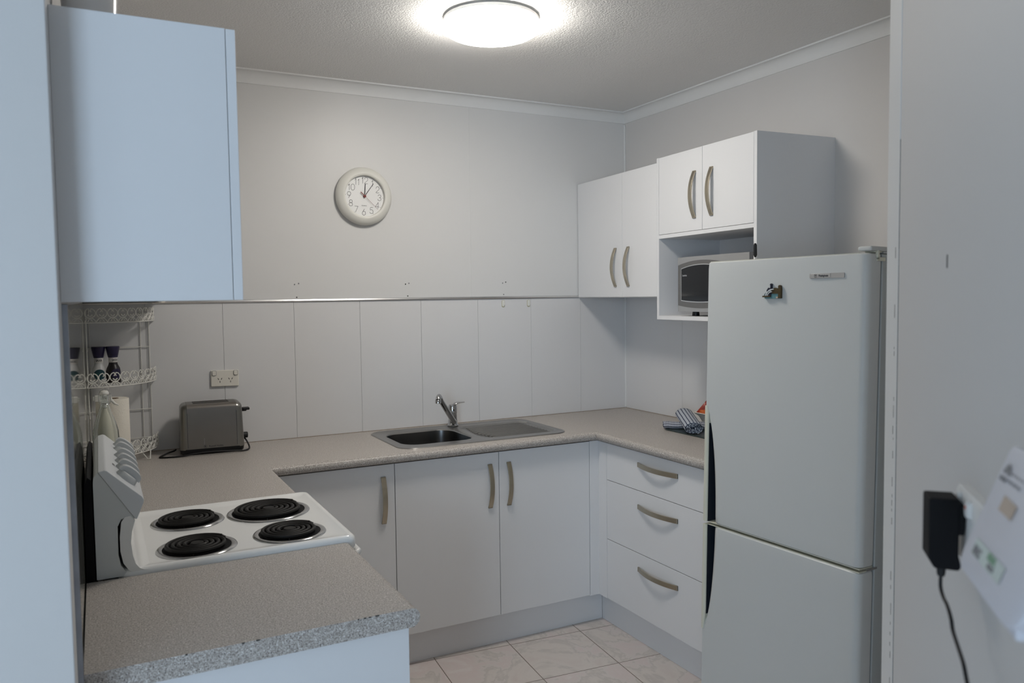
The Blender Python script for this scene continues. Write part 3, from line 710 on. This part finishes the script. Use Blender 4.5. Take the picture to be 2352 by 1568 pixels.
def clock():
    o = thing('wall_clock', 'round white wall clock with thin black numerals on back wall', 'clock', (-1.4645, -.002, 1.983), (0, math.radians(3), 0))
    R = axis_to((0, -1, 0))
    MB().lathe([(.0, 0), (.122, 0), (.130, .006), (.1315, .014), (.128, .024), (.118, .034), (.104, .040), (.097, .0405), (.0925, .037), (.0915, .028), (.0915, .020), (0, .020)], n=96, axis=R).build('rim', 'clock_frame', o, smooth=True)
    MB().lathe([(0, .020), (.0912, .020), (.0912, .0215), (0, .0215)], n=72, axis=R).build('dial', 'clock_face', o)
    y = -.0222
    mb = MB()
    def stroke(P, r=.0007):
        for i in range(len(P)-1):
            a, b = Vector((P[i][0], y, P[i][1])), Vector((P[i+1][0], y, P[i+1][1])); d = (b-a).normalized(); n = Vector((-d.z, 0, d.x))*r; a2, b2 = a-d*r*.6, b+d*r*.6
            q = Vector((0, .0005, 0)); vs = [a2+n, b2+n, b2-n, a2-n]; mb.add(vs+[v+q for v in vs], [(0, 1, 2, 3), (7, 6, 5, 4), (0, 4, 5, 1), (1, 5, 6, 2), (2, 6, 7, 3), (3, 7, 4, 0)])
    for h in range(1, 13):
        s = str(h); a = PI/2-h*PI/6; rr_ = .0715; w, hh = .0175, .0275
        cx, cz = rr_*math.cos(a), rr_*math.sin(a); tot = sum(.011 if ch == '1' else w for ch in s)+.003*(len(s)-1); x = cx-tot/2
        for ch in s:
            for P in STROKES[ch]: stroke(smooth_line([(x+(px*w), cz-hh/2+pz*hh) for px, pz in P]))
            x += (.011 if ch == '1' else w)+.003
        ca, sa = .0875*math.cos(a), .0875*math.sin(a); mb.box(ca-.001, ca+.001, y, y+.0005, sa-.001, sa+.001)
    text_bm('QUARTZ', .006, FRONT, (0, y, -.043), mb, .0001); mb.build('numerals', 'ink', o)
    def hand(name, ang, L, tail, w0, w1, yy, m):
        a = PI/2-math.radians(ang); d = Vector((math.cos(a), 0, math.sin(a))); n = Vector((-d.z, 0, d.x)); mm = MB()
        vs = [-d*tail+n*w0, d*L+n*w1, d*L-n*w1, -d*tail-n*w0]; vs = [v+Vector((0, yy, 0)) for v in vs]; mm.add(vs+[v+Vector((0, .0007, 0)) for v in vs], [(0, 1, 2, 3), (7, 6, 5, 4), (0, 4, 5, 1), (1, 5, 6, 2), (2, 6, 7, 3), (3, 7, 4, 0)])
        return mm.build(name, m, o)
    hand('hour_hand', 2, .056, .004, .0017, .0015, -.0255, 'ink'); hand('minute_hand', 33, .072, .004, .0017, .0012, -.0275, 'ink')
    hand('second_hand', 131, .085, 0, .0007, .0004, -.0295, 'red'); hand('second_hand_tail', 311, .026, 0, .0017, .0017, -.0295, 'red')
    MB().lathe([(0, .0215), (.006, .0215), (.006, .031), (0, .032)], n=20, axis=R).build('centre_cap', 'red', o, smooth=True)
clock()

# ---------------------------------------------------------------- ceiling lamp
def lamp():
    c = (-1.305, -1.03, H); o = thing('ceiling_light', 'round glowing white flush ceiling light', 'ceiling light', c)
    MB().lathe([(0, -.0005), (.150, -.0005), (.150, -.014), (.0, -.014)], n=72).build('base', 'lamp_rim', o, smooth=True)
    MB().lathe([(.150, -.006), (.166, -.007), (.168, -.010), (.168, -.018), (.150, -.019)], n=72, cap=False).build('rim', 'lamp_rim', o, smooth=True)
    MB().lathe([(.1, -.0195), (.1625, -.0195), (.1665, -.024), (.168, -.032), (.1665, -.042), (.161, -.051), (.150, -.057), (.13, -.061), (.08, -.0635), (0, -.0645)], n=72).build('diffuser', 'lamp', o, smooth=True)
lamp()

# ---------------------------------------------------------------- sockets, hooks, screw holes
def gpo():
    o = thing('power_outlet', 'cream double power outlet on the splash panels above the toaster', 'power outlet', (-2.0915, -.003, 1.1865), (0, math.radians(.8), 0))
    MB().box(-.0565, .0565, -.010, 0, -.0345, .0345).build('plate', 'gpo', o, bevel=.003)
    for s in (-1, 1):
        r_ = MB().loft([[(v.x, -.0095, v.y) for v in rrect(s*.0435, .0225, .016, .020, .004, 0)], [(v.x, -.014, v.y) for v in rrect(s*.0435, .0225, .014, .018, .004, 0)]]); w_ = r_.build('switch', 'gpo', o, smooth=True)
        MB().loft([[(v.x, -.0101, v.y) for v in rrect(s*.0435, .0225, .0185, .0225, .005, 0)], [(v.x, -.0104, v.y) for v in rrect(s*.0435, .0225, .0185, .0225, .005, 0)]]).build('switch_surround', 'grey_ink', o)
        cx = s*.0215+.001; mb = MB()
        for dx, dz, an in ((-.0065, .0, .5), (.0065, .0, -.5), (0, -.0125, 0)):
            mb.box(cx+dx-.0011, cx+dx+.0011, -.0106, -.0098, dz-.004-.002, dz+.004-.002, Matrix.Rotation(-an, 3, 'Y'))
        mb.build('socket_slots', 'matte_black', o)
gpo()
for x, lab in ((-.752, 'left'), (-.607, 'right')):
    o = thing('adhesive_hook', 'small white adhesive hook under the metal rail, the %s one of two' % lab, 'hook', (x, -.0035, 1.483))
    MB().loft([[(v.x, 0, v.y) for v in rrect(0, 0, .017, .036, .008, 0)], [(v.x, -.0008, v.y) for v in rrect(0, 0, .017, .036, .008, 0)]]).build('glue_rim', 'glue', o)
    MB().loft([[(v.x, -.0008, v.y) for v in rrect(0, .001, .014, .032, .0068, 0)], [(v.x, -.003, v.y) for v in rrect(0, .001, .013, .031, .006, 0)]]).build('pad', 'hook', o, smooth=True)
    MB().tube([(.001, -.003, .004), (.001, -.007, -.001), (.002, -.009, -.007), (.004, -.010, -.003)], .0014, 8).build('hook_arm', 'hook', o, smooth=True)
def screw(x, z, dark):
    o = MB().lathe([(0, 0), (.0032, 0), (.0030, .0012), (.0014, .0012), (.0012, .0004), (0, .0004)], n=14, axis=axis_to((0, -1, 0))).build('screw_hole', 'grime' if dark else 'grey_ink', loc=(x, -.0002, z)); return o
for i, (x, z, dk, where) in enumerate(((-1.785, 1.584, 0, 'left one of the pair below the clock left'), (-1.767, 1.588, 0, 'right one of the pair below the clock left'), (-1.267, 1.583, 1, 'left one of the middle pair'), (-1.250, 1.587, 0, 'right one of the middle pair'), (-.752, 1.586, 0, 'left one of the pair right of the joint'), (-.735, 1.591, 1, 'right one of the pair right of the joint'), (-1.777, 1.527, 1, 'single one just above the rail at left'), (-1.257, 1.527, 1, 'tiny single one just above the rail mid wall'), (-.747, 1.529, 0, 'single one just above the rail over the hooks'))):
    tag(screw(x, z, dk), 'small screw hole in the upper wallboard, '+where, 'screw hole', 'screw holes above the rail')

# ---------------------------------------------------------------- wall cupboards on the right wall
ANG = math.atan(.0588)
wc = thing('wall_cabinet', 'white two door wall cupboard in the right corner with short bow handles', 'wall cabinet', (-.3053, -.002, 1.5085), (0, 0, -(PI/2+ANG)))
MB().prism([(.002, .0195), (.722, .0195), (.722, .335), (.02, .297)], 'z', 0, .5900).build('carcass', 'laminate', wc)
d = panel('door', .003, .4325, .001, .5895, wc); handle(d, .374, .144, .188)
d = panel('door', .4345, .7215, .001, .5895, wc); handle(d, .489, .144, .188)
MB().box(.002, .722, .001, .30, -.0012, -.0002).build('bottom_edging', 'laminate_edge', wc)
mc = thing('wall_cabinet', 'taller white wall cupboard with open microwave niche above the fridge', 'wall cabinet', (-.3053-.0588*.7235, -.7235, 1.4085), (0, 0, -(PI/2+ANG)))
Wm, Hm, dep = .6425, .709, .338
mb = MB()
mb.prism([(0, 0), (.0155, 0), (.0155, dep), (0, dep)], 'z', 0, Hm); mb.prism([(Wm-.0165, 0), (Wm, 0), (Wm, .386), (Wm-.0165, .384)], 'z', 0, Hm)
mb.box(.0155, Wm-.0165, 0, dep+.0, 0, .0165); mb.box(.0155, Wm-.0165, 0.0, dep, .3555, .3715); mb.box(.0155, Wm-.0165, .019, dep, Hm-.016, Hm-.0005); mb.box(.0155, Wm-.0165, dep-.004, dep, .0165, Hm-.016)
mb.build('carcass', 'laminate', mc)
d = panel('door', .017, .3195, .373, Hm-.001, mc); handle(d, .270, .520, .194)
d = panel('door', .3215, Wm-.018, .373, Hm-.001, mc); handle(d, .381, .520, .194)

# microwave in the niche
def microwave():
    o = thing('microwave', 'silver microwave oven with dark glass door inside the open niche', 'microwave', (mc.location.x, mc.location.y, 1.4085), (0, 0, -(PI/2+ANG)))
    x0, x1, y0, y1, z0, z1 = .104, .560, .030, .325, .0365, .268
    MB().box(x0, x1, y0+.018, y1, z0, z1).build('case', 'mw_body', o, bevel=.003)
    for x in (x0+.07, x1-.05):
        for y in (y0+.05, y1-.04): MB().lathe([(.016, .0168), (.014, z0)], (x, y, 0), 14).build('foot', 'black', o)
    # bowed front: three bands
    def bow(x): t = (x-(x0+x1)/2)/((x1-x0)/2); return y0+.008*t*t
    def fpanel(xa, xb, zfa, zfb, out=0, n=18):
        mb = MB(); loops = []
        for k in range(n+1):
            x = xa+(xb-xa)*k/n; yb = bow(x)-out; loops.append([(x, yb, zfa(x)), (x, yb, zfb(x)), (x, y0+.0185, zfb(x)), (x, y0+.0185, zfa(x))])
        return mb.loft(loops)
    xd = x1-.125
    cur = lambda s, b, k: (lambda x: b+s*k*(1-((x-(x0+xd)/2)/((xd-x0)/2))**2))
    fpanel(x0, xd-.001, lambda x: z0, lambda x: z1).build('door', 'mw_frame', o, smooth=True)
    fpanel(x0, x1, lambda x: z0-.0005, cur(-1, z0+.026, .012), .0008).build('lower_trim', 'mw_body', o, smooth=True)
    fpanel(x0, x1, cur(1, z1-.034, .018), lambda x: z1+.0005, .0008).build('upper_trim', 'mw_body', o, smooth=True)
    lo, hi = cur(-1, z0+.052, .010), cur(1, z1-.058, .022)
    fpanel(x0+.026, xd-.022, lambda x: lo(x)-.004, lambda x: hi(x)+.004, .0018).build('window_surround', 'alum', o, smooth=True)
    gl = fpanel(x0+.030, xd-.026, lo, hi, .0026).build('window_glass', 'mw_glass', o, smooth=True)
    fpanel(xd+.001, x1, lambda x: z0+.028, lambda x: z1-.030, .0002).build('control_panel', 'mw_panel', o, smooth=True)
    MB().box(xd+.02, x1-.02, bow(x1)-.003, bow(x1), z1-.075, z1-.058).build('display', 'mw_glass', o)
    mb = MB(); text_bm('lumina', .012, FRONT, (x0+.058, y0-.0005, z1-.078), mb, .0001); mb.build('lettering', 'pale_ink', o)
    MB().tube([(xd-.010, y0+.002, z1-.070), (xd-.014, y0-.020, z1-.085), (xd-.014, y0-.022, z0+.08), (xd-.010, y0+.002, z0+.065)], .006, 10).build('door_handle', 'mw_body', o, smooth=True)
microwave()

# ---------------------------------------------------------------- fridge
FA = -.064
def fridge():
    o = thing('fridge', 'tall white two door fridge with cream edge grips against the right wall', 'fridge', (-.84, -1.577, 0), (-.023, 0, -(PI/2+FA)))
    ZT, ZS, W_ = 1.622, .772, .574
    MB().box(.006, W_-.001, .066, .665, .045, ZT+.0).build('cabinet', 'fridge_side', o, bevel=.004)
    MB().box(.004, W_-.002, .072, .668, ZT+.001, ZT+.005).build('top_cover', 'fridge', o, bevel=.001)
    MB().box(W_-.040, W_+.002, .012, .45, ZT+.0055, ZT+.019).build('top_hinge_housing', 'fridge', o, bevel=.005)
    for x in (.05, .55):
        MB().lathe([(.02, .004), (.02, .046)], (x, .12, 0), 16).build('foot', 'black', o)
        MB().lathe([(.02, .0165), (.02, .046)], (x, .6, 0), 16).build('foot', 'black', o)
    def l(z):
        q = 1-((z-.785)/.335)**2
        return max(q, 0)**.8
    def section(z, ins=0):
        a = l(z); w = .018+.045*a; pts = [(ins, .056)]
        for x in (0, .003, .008, .012, .0155):
            y = .05*a**.6 if a > 0 else 0
            if x == 0: y = max(y, .003) ; 
            pts.append((x+ins, y+ins))
        for k in range(1, 9):
            t = k/8; x = .0155+(w-.0155+.001)*t; y = (.05*a**.6)*(1-t)**2 if a > 0 else 0; pts.append((max(x, .0155+.0002*k), y+ins))
        for x in (.09, .2, .35, .48, .545): pts.append((x, ins-.0))
        for k in range(7):
            q = PI/2*k/6; pts.append((W_-.02+.02*math.sin(q)-ins, ins+.02*(1-math.cos(q))))
        pts.append((W_-ins, .056)); return [Vector((x, y, z)) for x, y in pts]
    def door(name, za, zb):
        n = 40; zs = [za+(zb-za)*k/n for k in range(n+1)]
        L = [[Vector((p.x, p.y, za)) for p in section(za+.004, .005)], section(za+.0035, .0012)]+[section(z) for z in zs[1:-1] if za+.006 < z < zb-.006]+[section(zb-.0035, .0012), [Vector((p.x, p.y, zb)) for p in section(zb-.004, .005)]]
        return MB().loft(L).build(name, 'fridge', o, smooth=True)
    d1 = door('fridge_door', ZS+.0055, ZT); d2 = door('freezer_door', .07, ZS-.0055)
    def grip(d, za, zb, tip_top):
        n = 16; loops = []
        for k in range(n+1):
            z = za+(zb-za)*k/n; e = (zb-z)/.02 if tip_top else (z-za)/.06
            f = min(1, max(.15, e)); w = .005+.010*f**.5
            dd = .004+.045*l(z)**.6; loops.append([(-.0008, dd, z), (-.0008, -.0015, z), (.003, -.0035, z), (w-.003, -.0035, z), (w, -.001, z), (w, dd, z)])
        MB().loft(loops).build('handle', 'cream', d, smooth=True)
        za2, zb2 = max(za, .47), min(zb, 1.10)
        MB().box(.0146, .0158, .0025, .049, za2, zb2).build('grip_shade', 'grip_shade_paint', d)  # dark plate: shade of the hollow behind the lip put into colour
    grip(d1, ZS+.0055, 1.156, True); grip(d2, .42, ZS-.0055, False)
    MB().box(.012, W_-.012, .045, .0665, .08, ZT-.01).build('door_gasket', 'grey_ink', o)
    MB().box(.005, W_-.003, .004, .06, ZS-.0055, ZS-.0035).build('door_trim', 'cream', d2)
    MB().box(.005, W_-.003, .004, .06, ZS+.0035, ZS+.0055).build('door_trim', 'cream', d1)
    MB().box(.008, W_-.030, .004, .062, ZT, ZT+.0012).build('door_trim', 'cream', d1)
    hg = MB().box(W_-.03, W_+.0015, .030, .06, ZT+.0025, ZT+.0055).box(W_-.004, W_+.004, .038, .046, ZT-.018, ZT+.008).box(W_-.004, W_+.004, .038, .072, ZT-.020, ZT-.010)
    hg.build('hinge_cover', 'cream', o, bevel=.002)
    MB().box(W_-.015, W_+.001, .03, .075, ZS-.003, ZS+.003).build('hinge', 'alum', o)
    # badge
    bz = 1.5655; b = MB().loft([[(v.x, .0002, v.y) for v in rrect(.451, bz, .113, .0145, .003, 0)], [(v.x, -.003, v.y) for v in rrect(.451, bz, .112, .0135, .003, 0)]]).build('badge', 'badge', d1, smooth=True)
    MB().loft([[(v.x, -.003, v.y) for v in rrect(.432, bz, .066, .0128, .003, 0)], [(v.x, -.0045, v.y) for v in rrect(.432, bz, .064, .0112, .003, 0)]]).build('badge_plate', 'badge', b, smooth=True)
    mb = MB(); text_bm('Westinghouse', .0088, FRONT, (.442, -.0047, bz), mb, .0001, bold=.00022, squeeze=.62); text_bm('W', .0052, FRONT, (.4165, -.0047, bz+.0006), mb, .0001, bold=.0002)
    mb.tube([(.4165+.0046*math.cos(2*PI*k/24), -.0046, bz+.0046*math.sin(2*PI*k/24)) for k in range(24)], .0004, 4, closed=True); mb.box(.4145, .4185, -.0048, -.0045, bz-.0030, bz-.0024)
    mb.build('badge_lettering', 'ink', b)
    return o
fridge()
def magnet():
    o = thing('fridge_magnet', 'small painted souvenir magnet of an arch bridge on fridge door', 'magnet', (-.84, -1.577, 0), (-.023, 0, -(PI/2+FA)))
    x0, z0 = .234, 1.503
    def poly(pts, ya, yb): return MB().prism([(x0+x*.067, z0+z*.042) for x, z in pts], 'y', ya, yb)
    poly([(.08, .0), (.95, .0), (.95, .34), (.08, .34)], -.001, -.006).build('water_panel', 'water', o)
    arch = [(.42+.62*(k/12)*.9, .34+.40*math.sin(PI*(.12+.88*k/12)*1.0)**.7 if k < 12 else .34) for k in range(13)]
    a = [(.42+.5*k/12, .52+.23*math.sin(PI*k/12)) for k in range(13)]+[(.92, .34), (.42, .34)]
    poly(a, -.001, -.0075).build('bridge_arch', 'bridge', o)
    poly([(.40, .3), (.47, .3), (.46, .95), (.50, .99), (.435, 1.06), (.38, .99), (.41, .93)], -.001, -.008).build('lookout_tower', 'navy', o)
    poly([(.85, .02), (.99, .02), (.99, .7), (.96, .9), (.90, .94), (.85, .86), (.86, .6)], -.001, -.009).build('bridge_pylon', 'bridge', o)
    poly([(.18, .2), (.45, .2), (.45, .72), (.30, .76), (.22, .6)], -.001, -.0085).build('dark_backing', 'navy', o)
    for i, (a0, s) in enumerate(((.05, .9), (.16, 1.1), (.27, .9), (.2, 1.45))):
        pts = [(a0+.26*s*(1-math.cos(PI/2*k/6)), .2+.42*s*math.sin(PI/2*k/6)*.8) for k in range(7)]+[(a0+.27*s*(1-math.cos(PI/2*k/6))+.035, .2+.36*s*math.sin(PI/2*k/6)*.8) for k in range(6, -1, -1)]
        poly(pts, -.001, -.0095-.0004*i).build('shell_roof', 'sail', o)
    poly([(0, .1), (.42, .1), (.45, .2), (.02, .2)], -.001, -.011).build('quay', 'bridge', o)
    poly([(.72, .02), (.92, .02), (.92, .13), (.72, .13)], -.006, -.0068).build('caption_patch', 'sticker', o)
magnet()
# utensils lying on the fridge top
o = thing('utensil', 'black handled white utensil standing up behind the fridge top', 'utensil', (-.50, -1.93, 1.636), (math.radians(4), math.radians(-5), 0))
o.location = (-.620, -1.597, 1.6105)
MB().tube([(0, 0, 0), (0, 0, .028)], [.004, .0035], 8).build('shaft', 'pot', o, smooth=True)
MB().tube([(0, 0, .028), (0, 0, .036), (.0, 0, .068), (.0, 0, .074)], [.003, .006, .0055, .003], 10).build('grip', 'black', o, smooth=True)
tag(MB().lathe([(0, 0), (.016, 0), (.010, .010), (.003, .016), (0, .016)], (0, 0, 0), 16).build('bottle_top', 'pot', smooth=True, loc=(-.655, -1.572, 1.611)), 'tiny pale cone poking above the fridge top in front of microwave', 'cap')

# ---------------------------------------------------------------- things on the right worktop
def slab():
    o = MB().loft([[Vector((p.x, p.y, z)) for p in rrect(0, 0, .235, .36, .02, 0)] for z in (0, .005)]).build('cutting_board', 'board', smooth=True, loc=(-.165, -.865, .9002), rot=(0, 0, 0))
    tag(o, 'dark grey-green glass board lying under the rolled tea towels', 'cutting board')
slab()
def roll(name, label, m, loc, rot, L, r, turns=3.2, flat=.82, th=.0022):
    # spiral of cloth extruded along local x, with UVs
    bm = bmesh.new(); uvl = bm.loops.layers.uv.new('uv'); N = int(turns*26); nx = 10; grid = []; s = 0; S_ = [0]; sp = []
    for k in range(N+1):
        t = k/N; a = 2*PI*turns*t; q = r*(.16+.84*t); sp.append((q*math.cos(a), q*math.sin(a)*flat))
        if k: s += math.hypot(sp[k][0]-sp[k-1][0], sp[k][1]-sp[k-1][1]); S_.append(s)
    for k in range(N+1):
        row = []
        for i in range(nx+1):
            x = L*(i/nx-.5); wob = .0012*math.sin(9*i/nx*2+k*.07); row.append(bm.verts.new((x+.003*math.sin(k*.21)*(1 if i in (0, nx) else 0), sp[k][0]+wob, sp[k][1]+r*flat+wob)))
        grid.append(row)
    for k in range(N):
        for i in range(nx):
            f = bm.faces.new((grid[k][i], grid[k][i+1], grid[k+1][i+1], grid[k+1][i])); f.smooth = True
            for lp, (ii, kk) in zip(f.loops, ((i, k), (i+1, k), (i+1, k+1), (i, k+1))): lp[uvl].uv = (ii/nx, S_[kk]/.16)
    me = bpy.data.meshes.new(name); bm.to_mesh(me); bm.free(); me.materials.append(M[m])
    o = bpy.data.objects.new(name, me); COL.objects.link(o); o.location = loc; o.rotation_euler = rot
    md = o.modifiers.new('solid', 'SOLIDIFY'); md.thickness = th; md.offset = -1
    return tag(o, label, 'tea towel')
roll('tea_towel', 'rolled blue and white gingham tea towel lying flat on the dark board', 'gingham', (-.193, -.740, .9055), (0, 0, math.radians(-38.6)), .21, .026, 3.7, flat=.60)
roll('tea_towel', 'rolled grey and navy striped tea towel lying across the gingham one', 'striped', (-.218, -.780, .922), (0, math.radians(-9), math.radians(62)), .215, .041, 4.68, .66)
def dish():
    o = thing('bowl', 'small cream square bowl holding snack packets behind the tea towels', 'bowl', (-.083, -.800, .9055), (0, 0, math.radians(0)))
    L = [rrect(0, 0, .055, .055, .012, 0), rrect(0, 0, .062, .062, .015, .004), rrect(0, 0, .11, .11, .02, .055), rrect(0, 0, .142, .142, .022, .070), rrect(0, 0, .146, .146, .022, .072), rrect(0, 0, .142, .142, .022, .074), rrect(0, 0, .104, .104, .02, .057), rrect(0, 0, .058, .058, .014, .008)]
    MB().loft(L).build('dish', 'bowl', o, smooth=True)
    def packet(name, lab, m, x, y, z, sx, sz, rot):
        mb = MB(); n = 8; rows = []
        for i in range(n+1):
            row = []
            for j in range(n+1):
                u, v = i/n, j/n; t = .014*(math.sin(PI*u)*math.sin(PI*v))**.5; row.append((sx*(u-.5), t, sz*(v-.5)))
            rows.append(row)
        for s in (1, -1):
            vs = [(p[0], p[1]*s, p[2]) for r_ in rows for p in r_]; mb.add(vs, [(i*(n+1)+j, (i+1)*(n+1)+j, (i+1)*(n+1)+j+1, i*(n+1)+j+1) for i in range(n) for j in range(n)])
        o2 = mb.build(name, m, smooth=True, loc=(x, y, z), rot=rot); tag(o2, lab, 'packet')
    packet('snack_packet', 'dark red foil snack packet standing up in the cream bowl', 'packet_red', -.098, -.770, .982, .070, .072, (0, math.radians(40), math.radians(-32)))
    packet('snack_packet', 'orange snack packet lying at the front of the cream bowl', 'orange', -.132, -.790, .979, .046, .028, (math.radians(35), math.radians(8), math.radians(-35)))
dish()

# ---------------------------------------------------------------- upper cabinet at the left
c = thing('wall_cabinet', 'large white wall cupboard hung on the left wall, its side facing camera', 'wall cabinet', (-2.338, -2.13, 1.519), (0, 0, PI/2))
MB().box(0, 2.125, .0165, .2765, 0, .460).build('carcass', 'laminate', c, bevel=.0008)
for k in range(3): d = panel('door', .708*k, .706+.708*k, 0, .4595, c, .0, .0155); handle(d, (.65 if k != 1 else .06)+.708*k, .12, .19)
def pot():
    o = thing('ceramic_bowl', 'glossy white bowl standing on top of the left wall cupboard', 'bowl', (-2.556, -1.93, 1.9795))
    MB().lathe([(0, 0), (.033, 0), (.037, .003), (.041, .012), (.0435, .035), (.045, .06), (.047, .10), (.044, .10), (.040, .05), (.03, .012), (0, .008)], n=48).build('vessel', 'pot', o, smooth=True)
pot()

# ---------------------------------------------------------------- router, adapter and outlet on the angled wall
def P45(name, label, cat): return root45(name, label, cat)
o = P45('power_outlet', 'white double power outlet on the angled wall behind the router', 'power outlet')
MB().loft([[(v.x, 0, v.y) for v in rrect(-.842, 1.288, .116, .072, .005, 0)], [(v.x, -.008, v.y) for v in rrect(-.842, 1.288, .116, .072, .005, 0)], [(v.x, -.011, v.y) for v in rrect(-.842, 1.288, .108, .064, .005, 0)]]).build('plate', 'gpo_white', o, smooth=True)
MB().box(-.80, -.78, -.013, 0, 1.255, 1.322).build('adjoining_plate', 'gpo_white', o, bevel=.001)
for x in (-.876, -.838):
    s_ = MB().loft([[(v.x, -.011, v.y) for v in rrect(x, 1.312, .014, .018, .004, 0)], [(v.x, -.015, v.y) for v in rrect(x, 1.312, .011, .015, .004, 0)]]).build('switch', 'gpo_white', o, smooth=True)
    MB().box(x-.0015, x+.0015, -.0156, -.0148, 1.3125, 1.3155).build('switch_mark', 'switch_red', s_)
o = P45('power_adapter', 'black plug-in power adapter with thin cord at the right', 'power adapter')
MB().prism([(-.0435, 1.318), (-.0435, 1.258), (-.038, 1.2485), (-.0165, 1.2475), (-.0145, 1.252), (-.017, 1.262), (-.0165, 1.318)], 'x', -.884, -.850).build('housing', 'matte_black', o, bevel=.002)
MB().prism([(-.0175, 1.283), (-.0175, 1.3135), (-.013, 1.3135), (-.0112, 1.30), (-.0125, 1.283)], 'x', -.884, -.850).build('plug', 'matte_black', o, bevel=.001)
MB().lathe([(.0035, 1.2385), (.0042, 1.242), (.0042, 1.2495)], (-.862, -.0300, 0), 12).build('strain_relief', 'black', o, smooth=True)

cord = [(-.862, -.0300, 1.242), (-.862, -.0303, 1.228), (-.850, -.0302, 1.2215), (-.832, -.0301, 1.2195), (-.815, -.0302, 1.2135), (-.806, -.0303, 1.2055), (-.782, -.0305, 1.199), (-.762, -.031, 1.1945), (-.750, -.0312, 1.187), (-.735, -.032, 1.181), (-.705, -.033, 1.174), (-.68, -.034, 1.165), (-.62, -.035, 1.14), (-.5, -.035, 1.10)]
sm = []
V_ = [Vector(p) for p in cord]
for i in range(len(V_)-1):
    p0, p1, p2, p3 = V_[max(i-1, 0)], V_[i], V_[i+1], V_[min(i+2, len(V_)-1)]
    for k in range(5):
        t = k/5; sm.append(.5*((2*p1)+(-p0+p2)*t+(2*p0-5*p1+4*p2-p3)*t*t+(-p0+3*p1-3*p2+p3)*t**3))
MB().tube(sm, .0018, 8).build('cord', 'black', o, smooth=True)
def router():
    # front face leans: local e = up along the face, its bottom stands further off the wall
    o = P45('router', 'white wall mounted router with stickers at the lower right edge', 'router')
    B = Vector((-.70, -.0512, 1.303)); up = Vector((0, .037, .097)).normalized(); nx = Vector((1, 0, 0)); nn = nx.cross(up)
    if nn.y > 0: nn = -nn
    def F(x, z, d=0): return B+nx*x+up*z+nn*d
    W_, Hh = .150, .1035; r = .016
    out = [(v.x, v.y) for v in rrect(W_/2, Hh/2, W_, Hh, r, 0, 6)]
    out = []
    for (cx, cy, rr_, a0) in ((W_-.03, Hh-.006, .006, 0), (.006, Hh-.006, .006, PI/2), (.014, .014, .014, PI), (W_-.024, .024, .024, 1.5*PI)):
        for k in range(7):
            a = a0+PI/2*k/6; ex = W_-.03 if False else cx; out.append((ex+rr_*math.cos(a)+(.024 if a0 == 0 else 0), cy+rr_*math.sin(a)))
    def ring(ins, d): 
        c = Vector((W_/2, Hh/2)); return [F(c.x+(x-c.x)*(1-ins), c.y+(y-c.y)*(1-ins), d) for x, y in out]
    def back(yb): return [Vector((p.x, yb, p.z)) for p in ring(.02, -.0)]
    MB().loft([ring(.03, .0), ring(.008, -.0008), ring(0, -.0035), ring(0, -.010), ring(.03, -.0125)]).build('front_shell', 'router', o, smooth=True)
    wedge = [(-.040, 1.305), (-.040+0, 1.3055), (-.009, 1.392), (-.0005, 1.394), (-.0005, 1.312)]
    MB().prism(wedge, 'x', -.692, -.560).build('rear_housing', 'router', o, bevel=.003)
    MB().box(-.585, -.560, -.047, -.030, 1.298, 1.308).build('foot', 'router', o, bevel=.002)
    MB().box(-.695, -.680, -.045, -.032, 1.298, 1.306).build('foot', 'router', o, bevel=.002)
    R = Matrix((nx, up, nn)).transposed()
    st = MB().add([F(*p, .0006) for p in ((.0345, .0685), (.0345, .0568), (.0655, .0565), (.0662, .0676))], [(0, 1, 2, 3)]); st.build('tan_sticker', 'sticker', o)
    MB().add([F(*p, .0006) for p in ((.021, .029), (.021, .0165), (.094, .0165), (.094, .029))], [(0, 1, 2, 3)]).build('label_sticker', 'sticker_pale', o)
    mb = MB(); text_bm('MAC', .0085, R, F(.033, .0205, .0008), mb, .0001, bold=.0008); text_bm('IMEI: 86', .0045, R, F(.070, .0200, .0008), mb, .0001, bold=.0004); mb.build('label_text', 'grey_ink', o)
    mb = MB(); text_bm('SERIAL', .0065, R, F(.066, .0255, .0008), mb, .0001, bold=.0004); mb.build('label_text', 'green_ink', o)
    mb = MB(); text_bm('HUAWEI', .0046, R, F(.0165, .0775, .0008), mb, .0001, 'CENTER', .0002, .85)
    for k in range(6):   # petal emblem
        an = PI*(.10+.80*k/5); c = F(.0185, .0815, .0007); d = nx*math.cos(an)+up*math.sin(an); s_ = nx*-math.sin(an)+up*math.cos(an)
        mb.add([c+d*.0015, c+d*.0065+s_*.0017, c+d*.0098, c+d*.0065-s_*.0017], [(0, 1, 2, 3)])
    for k in range(6): c = F(.0300+.0052*k, .0845, .0007); mb.add([c+nx*.0011*math.cos(q*PI/4)+up*.0011*math.sin(q*PI/4) for q in range(8)], [tuple(range(8))])
    mb.build('logo_lettering', 'grey_ink', o)
    mb = MB(); text_bm('POWER  MODE  WIFI', .0032, R, F(.0275, .0785, .0008), mb, .0001, 'LEFT'); mb.build('small_lettering', 'grey_ink', o)
router()
